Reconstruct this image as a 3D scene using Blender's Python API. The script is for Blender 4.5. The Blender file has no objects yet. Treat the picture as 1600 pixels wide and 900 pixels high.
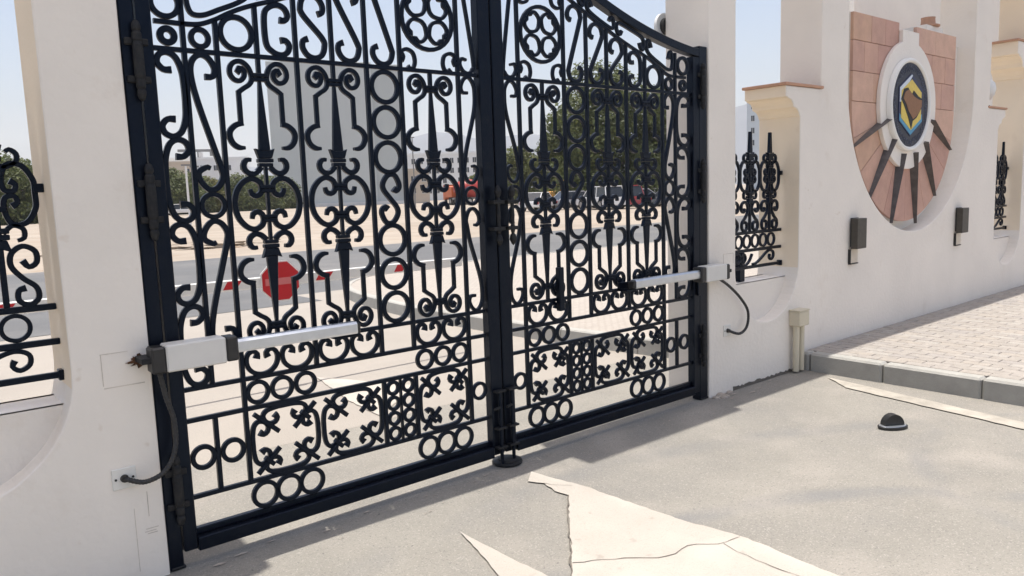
import bpy, bmesh, math, random
from mathutils import Vector, Matrix

SC = bpy.context.scene
COL = SC.collection
rnd = random.Random(7)

# ------------------------------------------------------------------ camera
CAM = (-2.74783, -3.45647, 1.60125)
YAW, PITCH, ROLL, FPX = 0.691759, 0.124921, -0.034541, 1200.125
cd = bpy.data.cameras.new('camera'); cam = bpy.data.objects.new('camera', cd); COL.objects.link(cam)
fwd = Vector((math.sin(YAW)*math.cos(PITCH), math.cos(YAW)*math.cos(PITCH), -math.sin(PITCH)))
rgt = Vector((math.cos(YAW), -math.sin(YAW), 0)); upv = rgt.cross(fwd)
r2 = rgt*math.cos(ROLL)+upv*math.sin(ROLL); u2 = -rgt*math.sin(ROLL)+upv*math.cos(ROLL)
cam.matrix_world = Matrix(((r2.x,u2.x,-fwd.x,CAM[0]),(r2.y,u2.y,-fwd.y,CAM[1]),(r2.z,u2.z,-fwd.z,CAM[2]),(0,0,0,1)))
cd.sensor_width = 36.0; cd.lens = 36.0*FPX/1600.0; cd.clip_start = 0.05; cd.clip_end = 20000
SC.camera = cam

# ------------------------------------------------------------------ sky, sun, exposure
SX, SY = 0.02, 0.062                     # sun offset per metre of height: almost overhead, a little behind the gate
sdir = Vector((SX, SY, 1.0)).normalized()
w = bpy.data.worlds.new('World'); SC.world = w; w.use_nodes = True
nt = w.node_tree; bg = nt.nodes['Background']
sky = nt.nodes.new('ShaderNodeTexSky'); sky.sky_type = 'NISHITA'; sky.sun_disc = False
sky.sun_elevation = math.asin(sdir.z); sky.sun_rotation = math.atan2(SX, SY)
sky.altitude = 50; sky.air_density = 1.0; sky.dust_density = 4.5; sky.ozone_density = 1.0
nt.links.new(sky.outputs[0], bg.inputs[0]); bg.inputs[1].default_value = 0.143
ld = bpy.data.lights.new('sun', 'SUN'); sun = bpy.data.objects.new('sun', ld); COL.objects.link(sun)
ld.energy = 4.4; ld.angle = math.radians(0.53); ld.color = (1.0, 0.955, 0.88)
sun.rotation_euler = (-sdir).to_track_quat('-Z', 'Y').to_euler()
vs = SC.view_settings; vs.view_transform = 'Standard'; vs.look = 'None'; vs.exposure = 0.42; vs.gamma = 1.0
vs.use_curve_mapping = False
SC.cycles.max_bounces = 6; SC.cycles.diffuse_bounces = 4; SC.cycles.volume_bounces = 1
SC.cycles.transparent_max_bounces = 12

# ------------------------------------------------------------------ materials
MATS = {}
def mat(name, col, rough=0.7, metal=0.0, noise=0.0, nscale=8.0, bump=0.0, bscale=80.0, col2=None, spec=0.5,
        stain=None, speck=None, emit=None, coat=0.0):
    m = bpy.data.materials.new(name); m.use_nodes = True; t = m.node_tree
    b = t.nodes['Principled BSDF']; b.inputs['Roughness'].default_value = rough
    b.inputs['Metallic'].default_value = metal; b.inputs['Specular IOR Level'].default_value = spec
    b.inputs['Coat Weight'].default_value = coat
    tc = t.nodes.new('ShaderNodeTexCoord')
    geo = t.nodes.new('ShaderNodeNewGeometry')
    out = None
    rgb = t.nodes.new('ShaderNodeRGB'); rgb.outputs[0].default_value = (*col, 1); out = rgb.outputs[0]
    def mixin(fac, c2, prev):
        mx = t.nodes.new('ShaderNodeMix'); mx.data_type = 'RGBA'
        t.links.new(fac, mx.inputs[0]); t.links.new(prev, mx.inputs[6]); mx.inputs[7].default_value = (*c2, 1)
        return mx.outputs[2]
    def nz(scale, detail=6, rough_=0.6, lo=0.35, hi=0.65):
        n = t.nodes.new('ShaderNodeTexNoise'); n.inputs['Scale'].default_value = scale
        n.inputs['Detail'].default_value = detail; n.inputs['Roughness'].default_value = rough_
        t.links.new(geo.outputs['Position'], n.inputs['Vector'])
        r = t.nodes.new('ShaderNodeMapRange'); r.inputs[1].default_value = lo; r.inputs[2].default_value = hi
        t.links.new(n.outputs[0], r.inputs[0]); return r.outputs[0]
    if noise > 0:
        c2 = col2 or tuple(c*(1-noise) for c in col)
        out = mixin(nz(nscale), c2, out)
    if stain:
        c2, sc, lo, hi = stain; out = mixin(nz(sc, 8, 0.7, lo, hi), c2, out)
    if speck:
        for c2, sc, lo, hi in speck: out = mixin(nz(sc, 2, 0.5, lo, hi), c2, out)
    t.links.new(out, b.inputs['Base Color'])
    if bump > 0:
        n = t.nodes.new('ShaderNodeTexNoise'); n.inputs['Scale'].default_value = bscale; n.inputs['Detail'].default_value = 5
        t.links.new(geo.outputs['Position'], n.inputs['Vector'])
        bp = t.nodes.new('ShaderNodeBump'); bp.inputs['Strength'].default_value = bump; bp.inputs['Distance'].default_value = 0.01
        t.links.new(n.outputs[0], bp.inputs['Height']); t.links.new(bp.outputs[0], b.inputs['Normal'])
    if emit:
        b.inputs['Emission Color'].default_value = (*emit[0], 1); b.inputs['Emission Strength'].default_value = emit[1]
    MATS[name] = m
    if name == 'iron': b.inputs['Specular Tint'].default_value = (0.55, 0.72, 1.0, 1)
    return m

mat('iron', (0.0020, 0.0034, 0.0085), 0.30, noise=0.4, nscale=22, bump=0.15, bscale=120, col2=(0.005, 0.006, 0.010), spec=0.24, stain=((0.016, 0.0150, 0.0140), 9.0, 0.60, 0.80))
mat('iron_dusty', (0.010, 0.011, 0.014), 0.55, noise=0.5, nscale=40, bump=0.2, bscale=120, col2=(0.022, 0.022, 0.022), spec=.25)
mat('plaster', (0.83, 0.768, 0.69), 0.9, noise=0.06, nscale=1.6, bump=0.28, bscale=30, stain=((0.70, 0.62, 0.53), 2.3, 0.58, 0.84), speck=[((0.72, 0.64, 0.55), 14, 0.72, 0.82)])
mat('plaster_white', (0.82, 0.77, 0.705), 0.9, noise=0.05, nscale=2.5, bump=0.2, bscale=55, stain=((0.60, 0.55, 0.49), 3.1, 0.60, 0.8))
mat('plaster_bounce', (0.84, 0.72, 0.56), 0.9, noise=0.05, nscale=2.0, bump=0.2, bscale=55, stain=((0.70, 0.58, 0.44), 2.6, 0.6, 0.8))
mat('plaster_dirty', (0.66, 0.59, 0.51), 0.95, noise=0.35, nscale=9, bump=0.5, bscale=40)
mat('terracotta', (0.52, 0.30, 0.20), 0.85, noise=0.15, nscale=9, bump=0.2)
for i, c in enumerate([(0.62, 0.385, 0.29), (0.585, 0.36, 0.28), (0.65, 0.42, 0.315), (0.56, 0.335, 0.265), (0.63, 0.40, 0.285)]):
    mat('pink_stone%d' % i, c, 0.8, noise=0.14, nscale=7, bump=0.2, bscale=60, stain=((0.52, 0.315, 0.265), 2.0, 0.5, 0.8))
mat('asphalt', (0.258, 0.242, 0.212), 0.93, noise=0.13, nscale=1.3, bump=0.5, bscale=150,
    stain=((0.200, 0.191, 0.178), 0.7, 0.48, 0.8), speck=[((0.285, 0.262, 0.23), 1.9, 0.52, 0.72), ((0.170, 0.160, 0.145), 110, 0.57, 0.72), ((0.345, 0.322, 0.285), 130, 0.57, 0.72), ((0.11, 0.105, 0.098), 30, 0.735, 0.77)])
mat('concrete_drive', (0.315, 0.285, 0.250), 0.93, noise=0.1, nscale=0.8, bump=0.4, bscale=90,
    stain=((0.30, 0.27, 0.24), 0.5, 0.55, 0.9), speck=[((0.26, 0.24, 0.22), 110, 0.62, 0.74)])
mat('road', (0.115, 0.117, 0.12), 0.9, noise=0.15, nscale=0.6, bump=0.4, bscale=80, stain=((0.16, 0.155, 0.15), 0.25, 0.45, 0.7))
mat('sand', (0.315, 0.265, 0.212), 0.95, noise=0.22, nscale=0.25, bump=0.8, bscale=1.2, stain=((0.36, 0.31, 0.255), 0.12, 0.45, 0.7),
    speck=[((0.27, 0.2, 0.14), 0.8, 0.6, 0.75)])
mat('road_paint', (0.425, 0.388, 0.342), 0.9, noise=0.08, nscale=3, bump=0.5, bscale=120, stain=((0.41, 0.365, 0.31), 3.0, 0.55, 0.8),
    speck=[((0.36, 0.325, 0.28), 140, 0.58, 0.72), ((0.30, 0.27, 0.235), 12, 0.66, 0.80), ((0.46, 0.425, 0.375), 2.2, 0.5, 0.7)])
mat('road_paint_worn', (0.42, 0.385, 0.33), 0.9, noise=0.3, nscale=6, bump=0.4, bscale=90)
mat('crack', (0.16, 0.142, 0.12), 0.95, noise=.3, nscale=30)
mat('kerb', (0.37, 0.36, 0.33), 0.9, noise=0.12, nscale=5, bump=0.35, bscale=70, stain=((0.27, 0.26, 0.24), 3, 0.5, 0.8))
for i, c in enumerate([(0.355, 0.322, 0.290), (0.34, 0.308, 0.275), (0.375, 0.345, 0.312), (0.33, 0.302, 0.278), (0.36, 0.322, 0.283)]):
    mat('paver%d' % i, c, 0.92, noise=0.16, nscale=14, bump=0.5, bscale=110)
mat('paver_joint', (0.25, 0.225, 0.20), 0.95, noise=0.3, nscale=40)
mat('alu', (0.60, 0.63, 0.67), 0.32, metal=0.85, noise=0.08, nscale=20)
mat('white_box', (0.66, 0.64, 0.60), 0.5, noise=0.05, nscale=12, bump=0.03)
mat('black_plastic', (0.018, 0.018, 0.019), 0.45, noise=0.3, nscale=30)
mat('cable', (0.022, 0.022, 0.023), 0.5, noise=0.3, nscale=60)
mat('cream_plastic', (0.62, 0.555, 0.42), 0.55, noise=0.08, nscale=10)
mat('socket', (0.72, 0.70, 0.65), 0.5, noise=0.05, nscale=30)
mat('bronze', (0.075, 0.066, 0.055), 0.5, metal=0.3, noise=0.25, nscale=25)
mat('lamp_lens', (0.62, 0.54, 0.44), 0.35, noise=0.1, nscale=20)
mat('spike', (0.075, 0.066, 0.064), 0.5, metal=0.4, noise=0.4, nscale=12, col2=(0.12, 0.105, 0.10))
mat('rim_white', (0.78, 0.76, 0.72), 0.45)
mat('navy', (0.006, 0.009, 0.028), 0.45, noise=0.3, nscale=20)
mat('letter', (0.07, 0.08, 0.12), 0.5)
mat('hex_white', (0.62, 0.68, 0.76), 0.5); mat('hex_blue', (0.06, 0.28, 0.46), 0.5); mat('hex_dark', (0.01, 0.018, 0.07), 0.5)
mat('map_yellow', (0.72, 0.54, 0.10), 0.5, noise=0.1, nscale=30); mat('map_brown', (0.27, 0.13, 0.06), 0.6, noise=0.15, nscale=30)
mat('map_black', (0.006, 0.007, 0.012), 0.6)
mat('red', (0.52, 0.012, 0.02), 0.45, noise=0.1, nscale=10); mat('pink_band', (0.60, 0.17, 0.17), 0.5)
mat('white_paint', (0.74, 0.74, 0.72), 0.45, noise=0.04, nscale=6)
mat('soot', (0.018, 0.014, 0.011), 0.95, noise=0.5, nscale=50, col2=(0.16, 0.07, 0.03), bump=0.6, bscale=90)
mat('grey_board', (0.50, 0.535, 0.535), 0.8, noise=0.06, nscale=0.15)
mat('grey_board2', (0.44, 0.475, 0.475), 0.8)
mat('bldg_white', (0.72, 0.74, 0.75), 0.85, noise=0.06, nscale=0.3); mat('bldg_blue', (0.50, 0.56, 0.61), 0.7, noise=0.05, nscale=0.3)
mat('bldg_beige', (0.50, 0.43, 0.35), 0.85, noise=0.06, nscale=0.3)
mat('window', (0.05, 0.06, 0.075), 0.15); mat('window_frame', (0.5, 0.5, 0.49), 0.6)
mat('hoarding', (0.66, 0.66, 0.65), 0.7, noise=0.06, nscale=0.5)
mat('trunk', (0.13, 0.095, 0.065), 0.95, noise=0.4, nscale=12, bump=0.6, bscale=25)
for i, c in enumerate([(0.11, 0.135, 0.042), (0.14, 0.165, 0.052), (0.085, 0.112, 0.036), (0.19, 0.20, 0.06)]):
    mat('leaf%d' % i, c, 0.6, noise=0.45, nscale=1.2)
mat('leaf_yellow', (0.17, 0.16, 0.045), 0.65, noise=0.4, nscale=1.5)
for m in [MATS[k] for k in MATS if k.startswith('leaf')]:
    t = m.node_tree; b = t.nodes['Principled BSDF']; tr = t.nodes.new('ShaderNodeBsdfTranslucent'); ms = t.nodes.new('ShaderNodeMixShader'); ms.inputs[0].default_value = 0.42
    src = b.inputs['Base Color'].links[0].from_socket; t.links.new(src, tr.inputs['Color'])
    t.links.new(b.outputs[0], ms.inputs[1]); t.links.new(tr.outputs[0], ms.inputs[2]); t.links.new(ms.outputs[0], t.nodes['Material Output'].inputs['Surface'])
mat('mountain', (0.075, 0.09, 0.115), 0.95, noise=0.3, nscale=0.004)
mat('car_white', (0.70, 0.70, 0.70), 0.3, coat=0.5); mat('car_red', (0.30, 0.02, 0.022), 0.3, coat=0.5)
mat('car_silver', (0.42, 0.43, 0.45), 0.3, metal=0.4); mat('car_dark', (0.04, 0.045, 0.055), 0.3, coat=0.5)
mat('glass', (0.02, 0.024, 0.03), 0.08); mat('tyre', (0.016, 0.016, 0.016), 0.85); mat('rim', (0.4, 0.4, 0.41), 0.35, metal=0.7)
mat('orange', (0.55, 0.12, 0.025), 0.5, noise=0.15, nscale=2); mat('truck_red', (0.33, 0.025, 0.02), 0.5, noise=0.2, nscale=2)
mat('yellow_machine', (0.55, 0.26, 0.03), 0.5, noise=0.2, nscale=2); mat('steel', (0.22, 0.22, 0.22), 0.5, metal=0.5)
mat('taillamp', (0.35, 0.01, 0.01), 0.3); mat('headlamp', (0.6, 0.6, 0.6), 0.15)
mat('debris', (0.40, 0.35, 0.30), 0.95, noise=0.3, nscale=20, bump=0.6)

# faint grey tyre marks curving over the driveway, broken up by noise
t = MATS['asphalt'].node_tree; b = t.nodes['Principled BSDF']
for cx, cy, r_, w_, st_ in ((-0.35, -3.4, 2.22, 0.10, 0.55), (2.3, -2.75, 1.22, 0.09, 0.45), (-0.2, -4.6, 4.15, 0.13, 0.35)):
    prev = b.inputs['Base Color'].links[0].from_socket
    gm = t.nodes.new('ShaderNodeNewGeometry'); ds = t.nodes.new('ShaderNodeVectorMath'); ds.operation = 'DISTANCE'; ds.inputs[1].default_value = (cx, cy, -0.004)
    t.links.new(gm.outputs['Position'], ds.inputs[0])
    cmp_ = t.nodes.new('ShaderNodeMath'); cmp_.operation = 'SUBTRACT'; cmp_.inputs[1].default_value = r_; t.links.new(ds.outputs['Value'], cmp_.inputs[0])
    ab = t.nodes.new('ShaderNodeMath'); ab.operation = 'ABSOLUTE'; t.links.new(cmp_.outputs[0], ab.inputs[0])
    mr = t.nodes.new('ShaderNodeMapRange'); mr.inputs[1].default_value = w_; mr.inputs[2].default_value = w_*.3; mr.inputs[3].default_value = 0; mr.inputs[4].default_value = st_; t.links.new(ab.outputs[0], mr.inputs[0])
    nz_ = t.nodes.new('ShaderNodeTexNoise'); nz_.inputs['Scale'].default_value = 1.6; nz_.inputs['Detail'].default_value = 7; t.links.new(gm.outputs['Position'], nz_.inputs['Vector'])
    m2 = t.nodes.new('ShaderNodeMapRange'); m2.inputs[1].default_value = .42; m2.inputs[2].default_value = .62; t.links.new(nz_.outputs[0], m2.inputs[0])
    mu = t.nodes.new('ShaderNodeMath'); mu.operation = 'MULTIPLY'; t.links.new(mr.outputs[0], mu.inputs[0]); t.links.new(m2.outputs[0], mu.inputs[1])
    mx = t.nodes.new('ShaderNodeMix'); mx.data_type = 'RGBA'; t.links.new(mu.outputs[0], mx.inputs[0]); t.links.new(prev, mx.inputs[6]); mx.inputs[7].default_value = (0.165, 0.165, 0.17, 1)
    t.links.new(mx.outputs[2], b.inputs['Base Color'])

# ------------------------------------------------------------------ helpers
def new(name, me, m, parent=None, loc=None, smooth=False):
    if smooth:
        me.polygons.foreach_set('use_smooth', [True]*len(me.polygons))
    if m is not None and not me.materials: me.materials.append(MATS[m] if isinstance(m, str) else m)
    o = bpy.data.objects.new(name, me); COL.objects.link(o)
    if parent is not None: o.parent = parent
    if loc is not None: o.location = loc
    return o
def empty(name, loc=(0, 0, 0), rz=0.0):
    o = bpy.data.objects.new(name, None); COL.objects.link(o); o.location = loc; o.rotation_euler = (0, 0, rz)
    o.empty_display_size = 0.1
    return o
def tag(o, label=None, cat=None, group=None, kind=None):
    if label: o['label'] = label
    if cat: o['category'] = cat
    if group: o['group'] = group
    if kind: o['kind'] = kind
    return o
def fin(bm, name):
    bmesh.ops.recalc_face_normals(bm, faces=bm.faces[:])
    me = bpy.data.meshes.new(name); bm.to_mesh(me); bm.free(); return me
def bbox(bm, x0, x1, y0, y1, z0, z1, bev=0.0, rz=None, org=None):
    r = bmesh.ops.create_cube(bm, size=1.0); vs_ = r['verts']
    for v in vs_:
        v.co = Vector(((x0+x1)/2+v.co.x*(x1-x0), (y0+y1)/2+v.co.y*(y1-y0), (z0+z1)/2+v.co.z*(z1-z0)))
    if bev > 0:
        es = list({e for v in vs_ for e in v.link_edges})
        bmesh.ops.bevel(bm, geom=es, offset=bev, segments=1, affect='EDGES', profile=0.5)
    return vs_
def box(name, x0, x1, y0, y1, z0, z1, m, parent=None, bev=0.003):
    bm = bmesh.new(); bbox(bm, min(x0, x1), max(x0, x1), min(y0, y1), max(y0, y1), min(z0, z1), max(z0, z1), bev)
    return new(name, fin(bm, name), m, parent)
def cyl(bm, p, q, r0, r1=None, n=12, cap=True):
    p = Vector(p); q = Vector(q); r1 = r0 if r1 is None else r1
    d = (q-p).normalized(); a = Vector((0, 0, 1)) if abs(d.z) < 0.9 else Vector((1, 0, 0))
    s = d.cross(a).normalized(); t_ = d.cross(s)
    A = []; B = []
    for i in range(n):
        th = 2*math.pi*i/n; o = s*math.cos(th)+t_*math.sin(th)
        A.append(bm.verts.new(p+o*r0)); B.append(bm.verts.new(q+o*r1))
    for i in range(n):
        bm.faces.new((A[i], A[(i+1) % n], B[(i+1) % n], B[i]))
    if cap: bm.faces.new(A[::-1]); bm.faces.new(B)
def lathe(bm, prof, c=(0, 0, 0), n=16):
    rings = []
    for r, z in prof:
        if r < 1e-5: rings.append([bm.verts.new((c[0], c[1], c[2]+z))])
        else: rings.append([bm.verts.new((c[0]+r*math.cos(2*math.pi*i/n), c[1]+r*math.sin(2*math.pi*i/n), c[2]+z)) for i in range(n)])
    for a, b in zip(rings, rings[1:]):
        for i in range(n):
            j = (i+1) % n
            if len(a) == 1 and len(b) == 1: continue
            if len(a) == 1: bm.faces.new((a[0], b[j], b[i]))
            elif len(b) == 1: bm.faces.new((a[i], a[j], b[0]))
            else: bm.faces.new((a[i], a[j], b[j], b[i]))
def tube(bm, pts, r, n=8):
    P = [Vector(p) for p in pts]; prev = None; rings = []
    for i, p in enumerate(P):
        d = (P[min(i+1, len(P)-1)]-P[max(i-1, 0)]).normalized()
        if prev is None: a = Vector((0, 1, 0)) if abs(d.y) < 0.9 else Vector((1, 0, 0)); s = d.cross(a).normalized()
        else: s = (prev-d*prev.dot(d)).normalized()
        prev = s; t_ = d.cross(s)
        rr = r[i] if isinstance(r, (list, tuple)) else r
        rings.append([bm.verts.new(p+(s*math.cos(2*math.pi*k/n)+t_*math.sin(2*math.pi*k/n))*rr) for k in range(n)])
    for a, b in zip(rings, rings[1:]):
        for k in range(n): bm.faces.new((a[k], a[(k+1) % n], b[(k+1) % n], b[k]))
    bm.faces.new(rings[0][::-1]); bm.faces.new(rings[-1])
def catmull(P, step=0.0085, closed=False):
    P = [Vector((p[0], p[1])) for p in P]; out = []
    n = len(P); segs = n if closed else n-1
    for i in range(segs):
        p1 = P[i]; p2 = P[(i+1) % n]
        p0 = P[i-1] if (i > 0 or closed) else p1*2-p2
        p3 = P[(i+2) % n] if (i+2 < n or closed) else p2*2-p1
        k = max(1, min(10, int((p2-p1).length/step)))
        for j in range(k):
            t = j/k
            out.append(0.5*((2*p1)+(-p0+p2)*t+(2*p0-5*p1+4*p2-p3)*t*t+(-p0+3*p1-3*p2+p3)*t**3))
    if not closed: out.append(P[-1])
    return out
def prism(bm, poly, y0, y1, ch=0.0):
    """polygon in (x,z) extruded in y, front face chamfered by ch"""
    n = len(poly)
    a = [bm.verts.new((p[0], y0, p[1])) for p in poly]; b = [bm.verts.new((p[0], y1, p[1])) for p in poly]
    bm.faces.new(a); bm.faces.new(b[::-1])
    for i in range(n): bm.faces.new((a[i], b[i], b[(i+1) % n], a[(i+1) % n]))
def prism_obj(name, poly, y0, y1, m, parent=None, bev=0.0):
    bm = bmesh.new(); prism(bm, poly, y0, y1); bmesh.ops.recalc_face_normals(bm, faces=bm.faces[:])
    if bev > 0:
        es = [e for e in bm.edges if len(e.link_faces) == 2 and e.calc_face_angle(0) > 0.6]
        bmesh.ops.bevel(bm, geom=es, offset=bev, segments=1, affect='EDGES', profile=0.5)
    return new(name, fin(bm, name), m, parent)

SW, SD = 0.0250, 0.022      # scroll bar: width in the plane, depth
def ribbon(name, pts, yc, m='iron', parent=None, wd=SW, dp=SD, ends=(1.25, 1.25), smooth=True, map_=None, sharp=False):
    P = [Vector(p) for p in pts] if sharp else catmull(pts)
    if map_: P = [Vector(map_(p)) for p in P]
    n = len(P); bm = bmesh.new(); rings = []; c = 0.003
    L = [0.0]
    for i in range(1, n): L.append(L[-1]+(P[i]-P[i-1]).length)
    T = L[-1] or 1
    for i in range(n):
        d = (P[min(i+1, n-1)]-P[max(i-1, 0)])
        d = d.normalized() if d.length > 1e-9 else Vector((1, 0))
        nn = Vector((-d.y, d.x)); k = 1.0; mit = 1.0
        if sharp and 0 < i < n-1:
            d1 = (P[i]-P[i-1]).normalized(); mit = 1/max(0.5, abs(nn.dot(Vector((-d1.y, d1.x)))))
        e0, e1 = L[i], T-L[i]
        if ends[0] != 1 and e0 < 0.03: k = 1+(ends[0]-1)*(1-e0/0.03)
        if ends[1] != 1 and e1 < 0.03: k = 1+(ends[1]-1)*(1-e1/0.03)
        h = wd/2*k*mit; q = dp/2; p = P[i]
        sec = [(-h, q-c), (-h, -q+c), (-h+c, -q), (h-c, -q), (h, -q+c), (h, q-c), (h-c, q), (-h+c, q)]
        rings.append([bm.verts.new((p.x+nn.x*s, yc+y, p.y+nn.y*s)) for s, y in sec])
    for a, b in zip(rings, rings[1:]):
        for k in range(8): bm.faces.new((a[k], a[(k+1) % 8], b[(k+1) % 8], b[k]))
    bm.faces.new(rings[0]); bm.faces.new(rings[-1][::-1])
    return new(name, fin(bm, name), m, parent)
RING = {}
def ring(cx, cz, ro, wd, yc, parent, name='ring', m='iron', dp=SD, n=28):
    key = (round(ro, 4), round(wd, 4), dp, m)
    if key not in RING:
        bm = bmesh.new(); c = 0.003; ri = ro-wd; q = dp/2
        sec = [(ri, q-c), (ri, -q+c), (ri+c, -q), (ro-c, -q), (ro, -q+c), (ro, q-c), (ro-c, q), (ri+c, q)]
        R = []
        for i in range(n):
            a = 2*math.pi*i/n; R.append([bm.verts.new((r*math.cos(a), y, r*math.sin(a))) for r, y in sec])
        for i in range(n):
            A, B = R[i], R[(i+1) % n]
            for k in range(8): bm.faces.new((A[k], A[(k+1) % 8], B[(k+1) % 8], B[k]))
        me = fin(bm, name); me.materials.append(MATS[m]); RING[key] = me
    return new(name, RING[key], None, parent, (cx, yc, cz))
def sheet(name, poly, z, m, parent=None):
    bm = bmesh.new(); bm.faces.new([bm.verts.new((p[0], p[1], z)) for p in poly]); bmesh.ops.triangulate(bm, faces=bm.faces[:])
    me = fin(bm, name)
    o = new(name, me, m, parent)
    if me.polygons and me.polygons[0].normal.z < 0: me.flip_normals()
    return o
def jitter_poly(P, amp, step):
    out = []
    for i in range(len(P)):
        a = Vector(P[i]); b = Vector(P[(i+1) % len(P)]); k = max(1, int((b-a).length/step))
        for j in range(k):
            q = a.lerp(b, j/k)
            out.append((q.x+rnd.uniform(-amp, amp), q.y+rnd.uniform(-amp, amp)) if j else (q.x, q.y))
    return out

# ================================================================== SETTING: ground, road, pavement
tag(sheet('desert_ground', [(-4500, -1500), (4500, -1500), (4500, 5500), (-4500, 5500)], -0.012, 'sand'), kind='structure')
tag(sheet('driveway', [(-30, -30), (30, -30), (30, 1.3), (-30, 1.3)], -0.004, 'asphalt'), kind='structure')
tag(sheet('concrete_forecourt', [(-30, 1.3), (30, 1.3), (30, 8.6), (-30, 8.9)], -0.003, 'concrete_drive'), kind='structure')
tag(sheet('road', [(-250, 8.9), (-30, 8.9), (30, 8.6), (250, 7.0), (250, 20.5), (30, 18.9), (-250, 18.9)], -0.004, 'road'), kind='structure')
sheet_rs = sheet('road_shoulder', [(-30, 7.6), (2.6, 7.7), (2.6, 9.6), (-30, 9.6)], 0.002, 'road'); tag(sheet_rs, kind='structure')

# painted arrow in front of the gate, with its ragged edge and cracks
pa = empty('painted_arrow', (0, 0, 0))
tag(pa, 'cream painted arrow with ragged edge and cracks on the driveway before the gate', 'road marking')
arrow = [(-0.045, -0.29), (0.015, -0.235), (0.075, -0.60), (0.10, -1.2), (0.16, -1.56), (0.13, -2.0), (0.2, -2.9), (-1.9, -2.9), (-1.2, -1.86), (-0.65, -1.25), (-0.07, -0.635), (-0.085, -0.54), (-0.05, -0.42), (-0.095, -0.335)]
sheet('paint', jitter_poly(arrow, 0.006, 0.035), 0.004, 'road_paint', pa)
def crack(pts, wdt, z, parent):
    P = catmull(pts, 0.04); L = []; R_ = []
    for i, p in enumerate(P):
        d = (P[min(i+1, len(P)-1)]-P[max(i-1, 0)]).normalized(); nn = Vector((-d.y, d.x)); h = wdt*rnd.uniform(0.3, 0.8)
        j = Vector((rnd.uniform(-.006, .006), rnd.uniform(-.006, .006)))
        L.append(p+nn*h+j); R_.append(p-nn*h+j)
    bm = bmesh.new(); a = [bm.verts.new((p.x, p.y, z)) for p in L]; b = [bm.verts.new((p.x, p.y, z)) for p in R_]
    for i in range(len(a)-1): bm.faces.new((a[i], a[i+1], b[i+1], b[i]))
    return new('crack', fin(bm, 'crack'), 'crack', parent)
crack([(0.145, -1.53), (0.02, -1.50), (-0.10, -1.42), (-0.25, -1.42), (-0.42, -1.28), (-0.58, -1.18)], 0.0035, 0.0065, pa)
crack([(-0.075, -0.63), (-0.22, -0.78), (-0.40, -0.98), (-0.66, -1.26), (-0.8, -1.42)], 0.006, 0.0065, pa)
crack([(0.03, -1.52), (0.0, -1.75), (0.02, -2.05)], 0.003, 0.0065, pa)
crack([(-0.05, -0.42), (-0.02, -0.50), (0.03, -0.56)], 0.003, 0.0065, pa)
sl = sheet('painted_sliver', jitter_poly([(-0.745, -0.585), (-0.742, -0.9), (-0.73, -1.18), (-0.72, -1.7), (-1.15, -1.6), (-0.93, -1.2), (-0.80, -0.80)], 0.004, 0.04), 0.004, 'road_paint')
tag(sl, 'pale sliver of paint tapering to a point on the driveway, left of the arrow', 'road marking')
tri = sheet('painted_triangle', jitter_poly([(0.20, 2.90), (0.42, 2.45), (0.66, 1.95), (-0.02, 1.42), (0.02, 2.0)], 0.006, 0.06), 0.004, 'road_paint')
tag(tri, 'pale painted triangle on the concrete seen through the left gate leaf', 'road marking')
wl = sheet('painted_line', jitter_poly([(3.14, -0.36), (2.85, -1.87), (2.6, -3.2), (2.46, -3.2), (2.70, -1.90), (2.93, -0.62)], 0.006, 0.06), 0.004, 'road_paint_worn')
tag(wl, 'worn pale line painted beside the pavement kerb', 'road marking')
# small scratches and chips of mortar in the gate shadow
chips = [(-1.72, -0.10, .03), (-1.60, -0.07, .025), (-1.45, -0.04, .02), (-1.2, -0.12, .015), (-0.95, -0.06, .02), (-0.62, -0.10, .012), (-0.3, -0.12, .012), (-.2, -.09, .014),
         (0.05, -0.15, .01), (2.2, -0.10, .03), (2.5, -0.14, .02), (2.35, -0.17, .03), (2.75, -0.07, .025), (2.1, -0.16, .02)]
bm = bmesh.new()
for x, y, s in chips+[(rnd.uniform(-1.9, 3.1), rnd.uniform(-0.3, -0.03), rnd.uniform(.004, .011)) for _ in range(60)]:
    n = 6; a0 = rnd.uniform(0, 6.28); vv = []
    for k in range(n):
        a = a0+k*6.283/n; r = s*rnd.uniform(.5, 1.1); vv.append(bm.verts.new((x+r*1.6*math.cos(a), y+0.45*r*math.sin(a), 0.001)))
    c = bm.verts.new((x, y, 0.001+s*0.22))
    for k in range(n): bm.faces.new((vv[k], vv[(k+1) % n], c))
tag(new('mortar_crumbs', fin(bm, 'mortar_crumbs'), 'debris'), 'crumbs and chips of pale mortar scattered along the foot of gate and wall', 'debris', kind='stuff')

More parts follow.
